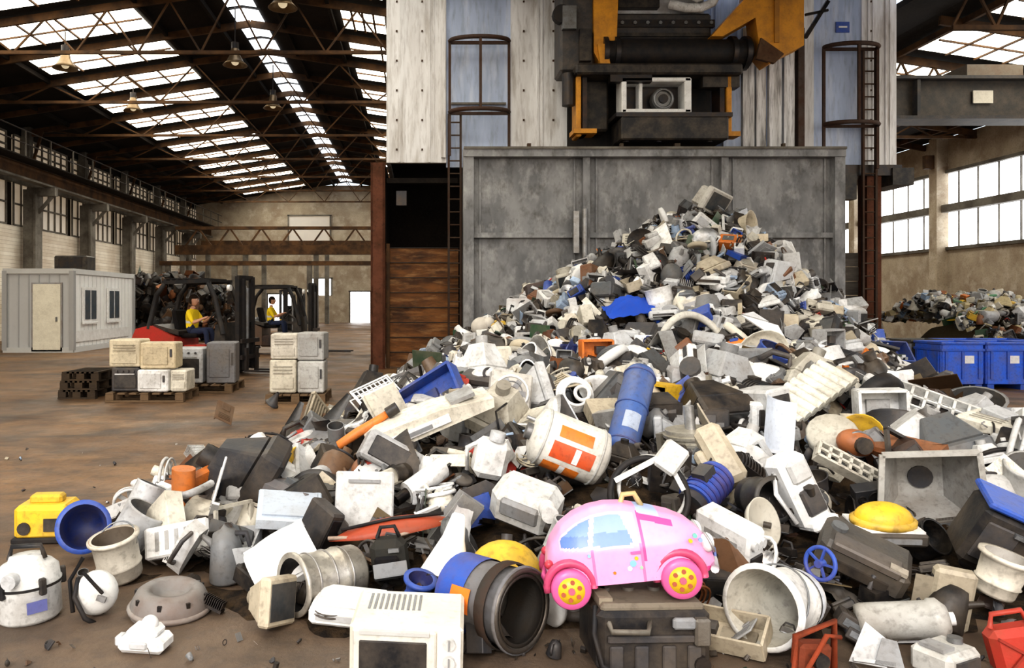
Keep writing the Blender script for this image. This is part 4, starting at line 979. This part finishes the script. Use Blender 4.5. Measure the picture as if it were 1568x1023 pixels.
m=MB(); m.tube([(-.1,0,0),(-.11,0,.2),(.1,0,.28),(.12,0,.02)],.018,(.30,.06,.025),'rs',8); m.box((0,.02,.1),(.18,.1,.14),(.24,.06,.03),'rs',bev=.02); m.tube([(-.1,-.06,.02),(0,-.08,.24),(.1,-.05,.22)],.013,(.30,.06,.025),'rs'); m.cyl((0,-.03,.1),(0,-.07,.1),.04,BK)
put('rusty_jack_stand',m,1.68,3.34,0,(0,5,10),.85,ex=.16,z=0)
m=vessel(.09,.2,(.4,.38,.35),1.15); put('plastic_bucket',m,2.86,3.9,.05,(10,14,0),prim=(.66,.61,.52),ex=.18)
m=MB(); m.prism([(-.12,-.10),(.06,-.11),(.10,.02),(-.02,.12)],-.006,.006,LG,'pl'); m.prism([(.0,-.1),(.14,-.11),(.12,.03),(.05,.04)],-.03,-.02,GR,'pl'); m.box((0,.0,-.09),(.2,.06,.02),LG,'pl'); put('broken_cover_panel',m,1.98,3.42,0,(-35,0,-20),.8,ex=.15,z=.10)
m=MB(); m.box((0,0,.09),(.3,.24,.16),(.50,.49,.46),'pl',bev=.03); m.box((0,-.125,.09),(.2,.02,.08),DK,'pl'); m.cyl((.09,0,.17),(.09,0,.2),.04,GR,'me'); m.box((-.08,0,.18),(.1,.14,.02),(.3,.3,.3),'pl'); put('power_supply_unit',m,2.26,3.36,0,(0,0,25),.75,ex=.16,z=0)
# monitor at summit
m=MB(); m.box((0,-.1,0),(.42,.12,.36),(.46,.44,.40),'pl',bev=.02); m.box((0,.06,0),(.36,.24,.30),(.42,.40,.36),'pl',bev=.03,taper=.9); m.box((0,-.165,.0),(.32,.02,.25),(.04,.045,.05),'cl'); m.box((0,0,-.22),(.2,.2,.05),(.5,.48,.44),'pl',bev=.01)
put('crt_monitor',m,4.45,11.9,.08,(25,18,25),1.05,ex=.25)
m=MB(); m.grid(lambda u,v:((u-.5)*.62,(v-.5)*.4,.17*math.sin(math.pi*u)*math.sin(math.pi*v)+.07*mnoise.noise((u*5,v*5,1))),14,10,(.025,.08,.42),'fb',True); m.tube([(.2,-.1,.0),(.3,-.2,-.1),(.38,-.3,-.18)],.06,(.03,.10,.48),'fb',8); put('blue_tarpaulin',m,2.72,10.1,.14,(22,-8,0),ex=.3)
m=MB(); m.tube([(.35*math.cos(t),.1*math.sin(2*t),.28*math.sin(t)) for t in np.linspace(-1.2,3.6,26)],.045,(.60,.58,.52),'pl',9); put('corrugated_hose',m,3.25,9.3,.15,(-10,0,0),ex=.25)
m=MB(); m.tube([(-.4,0,-.08),(-.2,0,-.1),(.1,-.05,-.05),(.3,0,.06),(.34,0,.14)],.045,(.62,.60,.54),'pl',9); put('corrugated_hose',m,2.3,9.6,.14,(0,0,0),ex=.2)
m=MB()
for i in range(5): m.ring((0,-.02*i,0),.17-.012*i,.018,WH,'pl',(80,0,0),n=26,m=6)
m.ring((.06,-.08,0),.07,.02,WH,'pl',(80,0,0)); put('cable_coil',m,1.38,6.9,.22,(-15,0,0),.9,ex=.24)
for (x,y,ry,rz_,s_) in((-1.35,7.5,-25,20,.95),(-1.08,7.6,-38,10,1.1),(-.82,7.9,-48,0,1.15)):
    m=MB(); m.grid(lambda u,v:((u-.5)*.22*(1-.75*v),.07*math.cos(2*(u-.5)),v*.62),6,10,(.12,.125,.13),'pl',True); m.grid(lambda u,v:((u-.5)*.22*(1-.75*v),.05*math.cos(2*(u-.5)),v*.6),6,8,(.09,.09,.09),'pl',True)
    put('car_mudguard',m,x,y,0.02,(0,-ry,rz_),sc=s_,ex=.32)
m=MB(); m.prism([(-.25,.22),(.0,.0),(.24,-.24),(.16,.08),(.05,.12)],-.01,.01,WH,'cl'); m.prism([(-.25,.22),(.05,.12),(-.1,.25)],-.03,.01,LG,'cl'); put('torn_plastic_sheet',m,4.0,9.0,.28,(-30,0,5),ex=.2)
m=MB(); m.ball(Z0,.17,(.55,.51,.45),'fb',18,(1,.9,.9)); m.ball((.1,-.06,.05),.1,(.6,.56,.5),'fb',14); put('foam_bundle',m,.98,12.0,.15,ex=.2)
m=MB(); m.cyl((-.1,0,0),(.1,0,0),.09,RD,'pl',18); m.box((0,0,.08),(.12,.1,.06),(.35,.03,.02),'pl',bev=.015); put('red_plastic_case',m,.38,7.4,.22,(0,20,10),.8,ex=.15)
m=vessel(.12,.26,BK,1.0); put('cylindrical_filter',m,2.1,4.95,.12,(80,0,10),prim=(.03,.03,.03),ex=.18)
m=MB(); m.box((0,0,0),(.4,.3,.26),(.58,.58,.56),'pl',bev=.06); m.box((0,-.14,.03),(.25,.05,.12),GR,'pl',bev=.02); m.cyl((.15,-.1,.1),(.2,-.2,.14),.05,WH); put('vacuum_cleaner_body',m,.66,4.75,.16,(20,15,-25),ex=.26)
m=MB(); m.box((0,0,0),(.26,.2,.3),WH,'pl',bev=.05); m.cyl((0,-.05,.15),(0,-.05,.22),.06,LG); m.tube([(-.1,0,.12),(-.2,0,.05),(-.16,0,-.12)],.02,WH,'pl'); put('food_processor_base',m,.50,5.4,.2,(5,12,10),.9,ex=.2)
m=MB(); m.box((0,0,0),(.5,.4,.03),(.45,.52,.60),'cl',bev=.01); m.box((0,0,.02),(.42,.32,.02),(.38,.43,.5),'cl'); m.box((0,-.2,-.03),(.5,.02,.08),(.6,.65,.7),'cl'); put('refrigerator_drawer',m,-.8,4.9,.16,(20,6,10),.8,ex=.24)

# ------------------------------------------------------------------ scrap heap
base=MB()
NX,NY=110,120
def bf(u,v):
    x=-3.3+11.2*u; y=3.2+12.3*v; h=hz(x,y)
    return (x,y,(h-.08+.10*mnoise.noise((x*3,y*3,0)))if h>.03 else -.04)
base.grid(bf,NX,NY,(.016,.013,.011),'so',False)  # near-black underlay: shade of the gaps put into colour, plus oily ground
def excl(x,y,s):
    for (a,b_,r) in EX:
        dx=x-a;dy=y-b_
        if dx*dx+(dy*1.0)**2<(r+.22*s)**2: return True
        if abs(dx)<r*.8 and -.38<dy<0 and s>.16: return True
    return False
pts=[]
n=0
while n<5200:
    x=R.uniform(-3.0,7.5); y=R.uniform(3.5,14.2); h=hz(x,y)
    if h<.03:
        if R.random()>.005 or x>0 and y<3.7: continue
    if y>12.6 and R.random()<.5: continue
    if x<-.4 and y<6 and R.random()<.25: continue
    if h<.10 and R.random()<.4: continue
    s=min(.60,max(.12,R.lognormvariate(-1.14,.42)))
    if y>9: s=min(s*.88,.46)
    if y<5: s=min(s,.40)
    if y<4.1: s=min(s,.26)
    if h<.1: s=min(s,.34)
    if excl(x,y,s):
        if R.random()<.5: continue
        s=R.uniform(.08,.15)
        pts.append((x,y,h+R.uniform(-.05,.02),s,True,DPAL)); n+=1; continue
    pts.append((x,y,h+R.uniform(-.08,.10)+(.05 if h>.3 else 0),s,R.random()<.5)); n+=1
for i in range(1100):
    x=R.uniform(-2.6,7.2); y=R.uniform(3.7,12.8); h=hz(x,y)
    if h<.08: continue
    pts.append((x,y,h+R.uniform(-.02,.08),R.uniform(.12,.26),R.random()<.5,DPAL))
scatter('scrap_heap',pts,base)
# far-right heap behind the bins
def h2(x,y): return max(0,1.75-.25*abs(y-18.0)-.06*abs(x-12.5)-.2*max(0,x-13.5))+.2*mnoise.noise((x,y,3))
MP=[(CR,12),(WH,10),((.50,.42,.24),8),(YE,2.5),(LG,8),(GR,5),(DK,7),(RU,4),(OR,1.5),((.10,.24,.14),1.5),((.35,.48,.66),3)]
pts=[]
for i in range(2000):
    x=R.uniform(11.5,16.5); y=R.uniform(15.6,20.2); s=R.uniform(.12,.32); h=h2(x,y)*min(1,(x-11.0)/.6)*min(1,(y-15.2)/1.2)
    pts.append((x,y,max(.05,h),s,R.random()<.4,MP))
base=MB(); base.grid(lambda u,v:(11.6+5.0*u,16.3+4.0*v,max(0,h2(11.6+5.0*u,16.3+4.0*v)-.55)*min(1,6*u*(1-u)*3*v*(1-v)*2)),30,30,(.10,.08,.05),'so',False)
scatter('mixed_scrap_mound',pts,base)
# dark scrap stacks by left wall
pts=[]
for i in range(600):
    x=R.uniform(-11.8,-7.3); y=R.uniform(31,33); 
    top=2.7 if x<-9 else 2.0; pts.append((x,y,R.uniform(.1,top)+.2*mnoise.noise((x*2,y,0)),R.uniform(.3,.7),False))
scatter('dark_scrap_stack',pts,None,[(BK,6),(DK,5),(BR,3),(RU,1)])
# floor litter
pts=[]
for i in range(70):
    x=R.uniform(-4.5,0.5); y=R.uniform(3.5,9); 
    if hz(x,y)>.05: continue
    pts.append((x,y,.01,R.uniform(.012,.04),True))
for i in range(120): pts.append((R.uniform(-1.9,3),R.uniform(3.1,3.7),.01,R.uniform(.012,.05),False,DPAL))
scatter('floor_litter',pts)

# ------------------------------------------------------------------ blue bins
def bin_(x,y,col,name):
    m=MB(); w=.74;h=.86
    for (c,s) in(((0,-w/2,h/2+.05),(w,.04,h-.1)),((0,w/2,h/2+.05),(w,.04,h-.1)),((-w/2,0,h/2+.05),(.04,w,h-.1)),((w/2,0,h/2+.05),(.04,w,h-.1)),((0,0,.12),(w,w,.05))): m.box(c,s,1.0,'pl',bev=.01)
    for z in(.84,.72): 
        for sx in(-1,1): m.box((0,sx*(w/2+.01),z),(w+.06,.05,.05),.8,'pl',bev=.01); m.box((sx*(w/2+.01),0,z),(.05,w+.06,.05),.8,'pl',bev=.01)
    for sx in(-1,1):
        m.box((sx*.3,0,.05),(.12,w,.1),.7,'pl')
        for k in(-.3,0,.3): m.box((k,sx*(w/2+.02),.45),(.05,.04,.5),.8,'pl'); m.box((sx*(w/2+.02),k,.45),(.04,.05,.5),.8,'pl')
    m.box((.1,-w/2-.025,.55),(.2,.01,.14),(.7,.7,.72),'cl')
    build(m,name,X((x,y,0)),col)
BB=(.02,.12,.68)
for (x,y,c) in((9.88,14.6,BB),(10.70,14.6,BB),(11.52,14.6,BB),(9.86,15.45,(.08,.08,.08)),(10.7,15.45,BB),(11.52,15.45,BB),(12.34,15.0,BB)): bin_(x,y,c,'plastic_bin')
m=MB()
for x in(-.3,.3):
    for y in(-.3,.3): m.box((x,y,.4),(.04,.04,.8),GR,'me')
for z in(.05,.4,.78):
    for k in(-.3,.3): m.box((0,k,z),(.62,.03,.03),GR,'me'); m.box((k,0,z),(.03,.62,.03),GR,'me')
for k in range(7): m.box((-.3+.1*k,-.3,.4),(.012,.012,.76),LG,'me'); m.box((-.3,-.3+.1*k,.4),(.012,.012,.76),LG,'me')
m.box((0,0,.3),(.5,.5,.4),(.25,.22,.18),'pl',bev=.05)
build(m,'wire_cage_bin',X((9.05,15.2,0)))

# ------------------------------------------------------------------ light
w=bpy.data.worlds.new('World'); scene.world=w; w.use_nodes=True; nt=w.node_tree; bg=nt.nodes['Background']
sk=nt.nodes.new('ShaderNodeTexSky')
try:
    sk.sky_type='NISHITA'; sk.sun_disc=False; sk.sun_elevation=rad(35); sk.sun_rotation=rad(180); sk.air_density=1.0; sk.dust_density=3
except Exception: pass
mx=nt.nodes.new('ShaderNodeMix'); mx.data_type='RGBA'; mx.inputs[0].default_value=.85; mx.inputs[7].default_value=(.97,.98,1.0,1)
nt.links.new(sk.outputs[0],mx.inputs[6]); nt.links.new(mx.outputs[2],bg.inputs['Color']); bg.inputs['Strength'].default_value=1.05
sd=bpy.data.lights.new('sun','SUN'); sd.energy=1.55; sd.angle=rad(10); sd.color=(1,.97,.92); so=bpy.data.objects.new('sun',sd); scene.collection.objects.link(so)
d=Vector((.45,1,-.66)); so.rotation_euler=d.to_track_quat('-Z','Y').to_euler()

# ------------------------------------------------------------------ camera
cd=bpy.data.cameras.new('camera'); co=bpy.data.objects.new('camera',cd); scene.collection.objects.link(co); scene.camera=co
cd.sensor_width=36; cd.lens=36*1200/1568; cd.shift_x=144/1568; cd.shift_y=-49.5/1568; cd.clip_end=200
co.location=(0,0,1.6); co.rotation_euler=(rad(90),0,0)
print('verts',sum(len(o.data.vertices) for o in scene.objects if o.type=='MESH'))
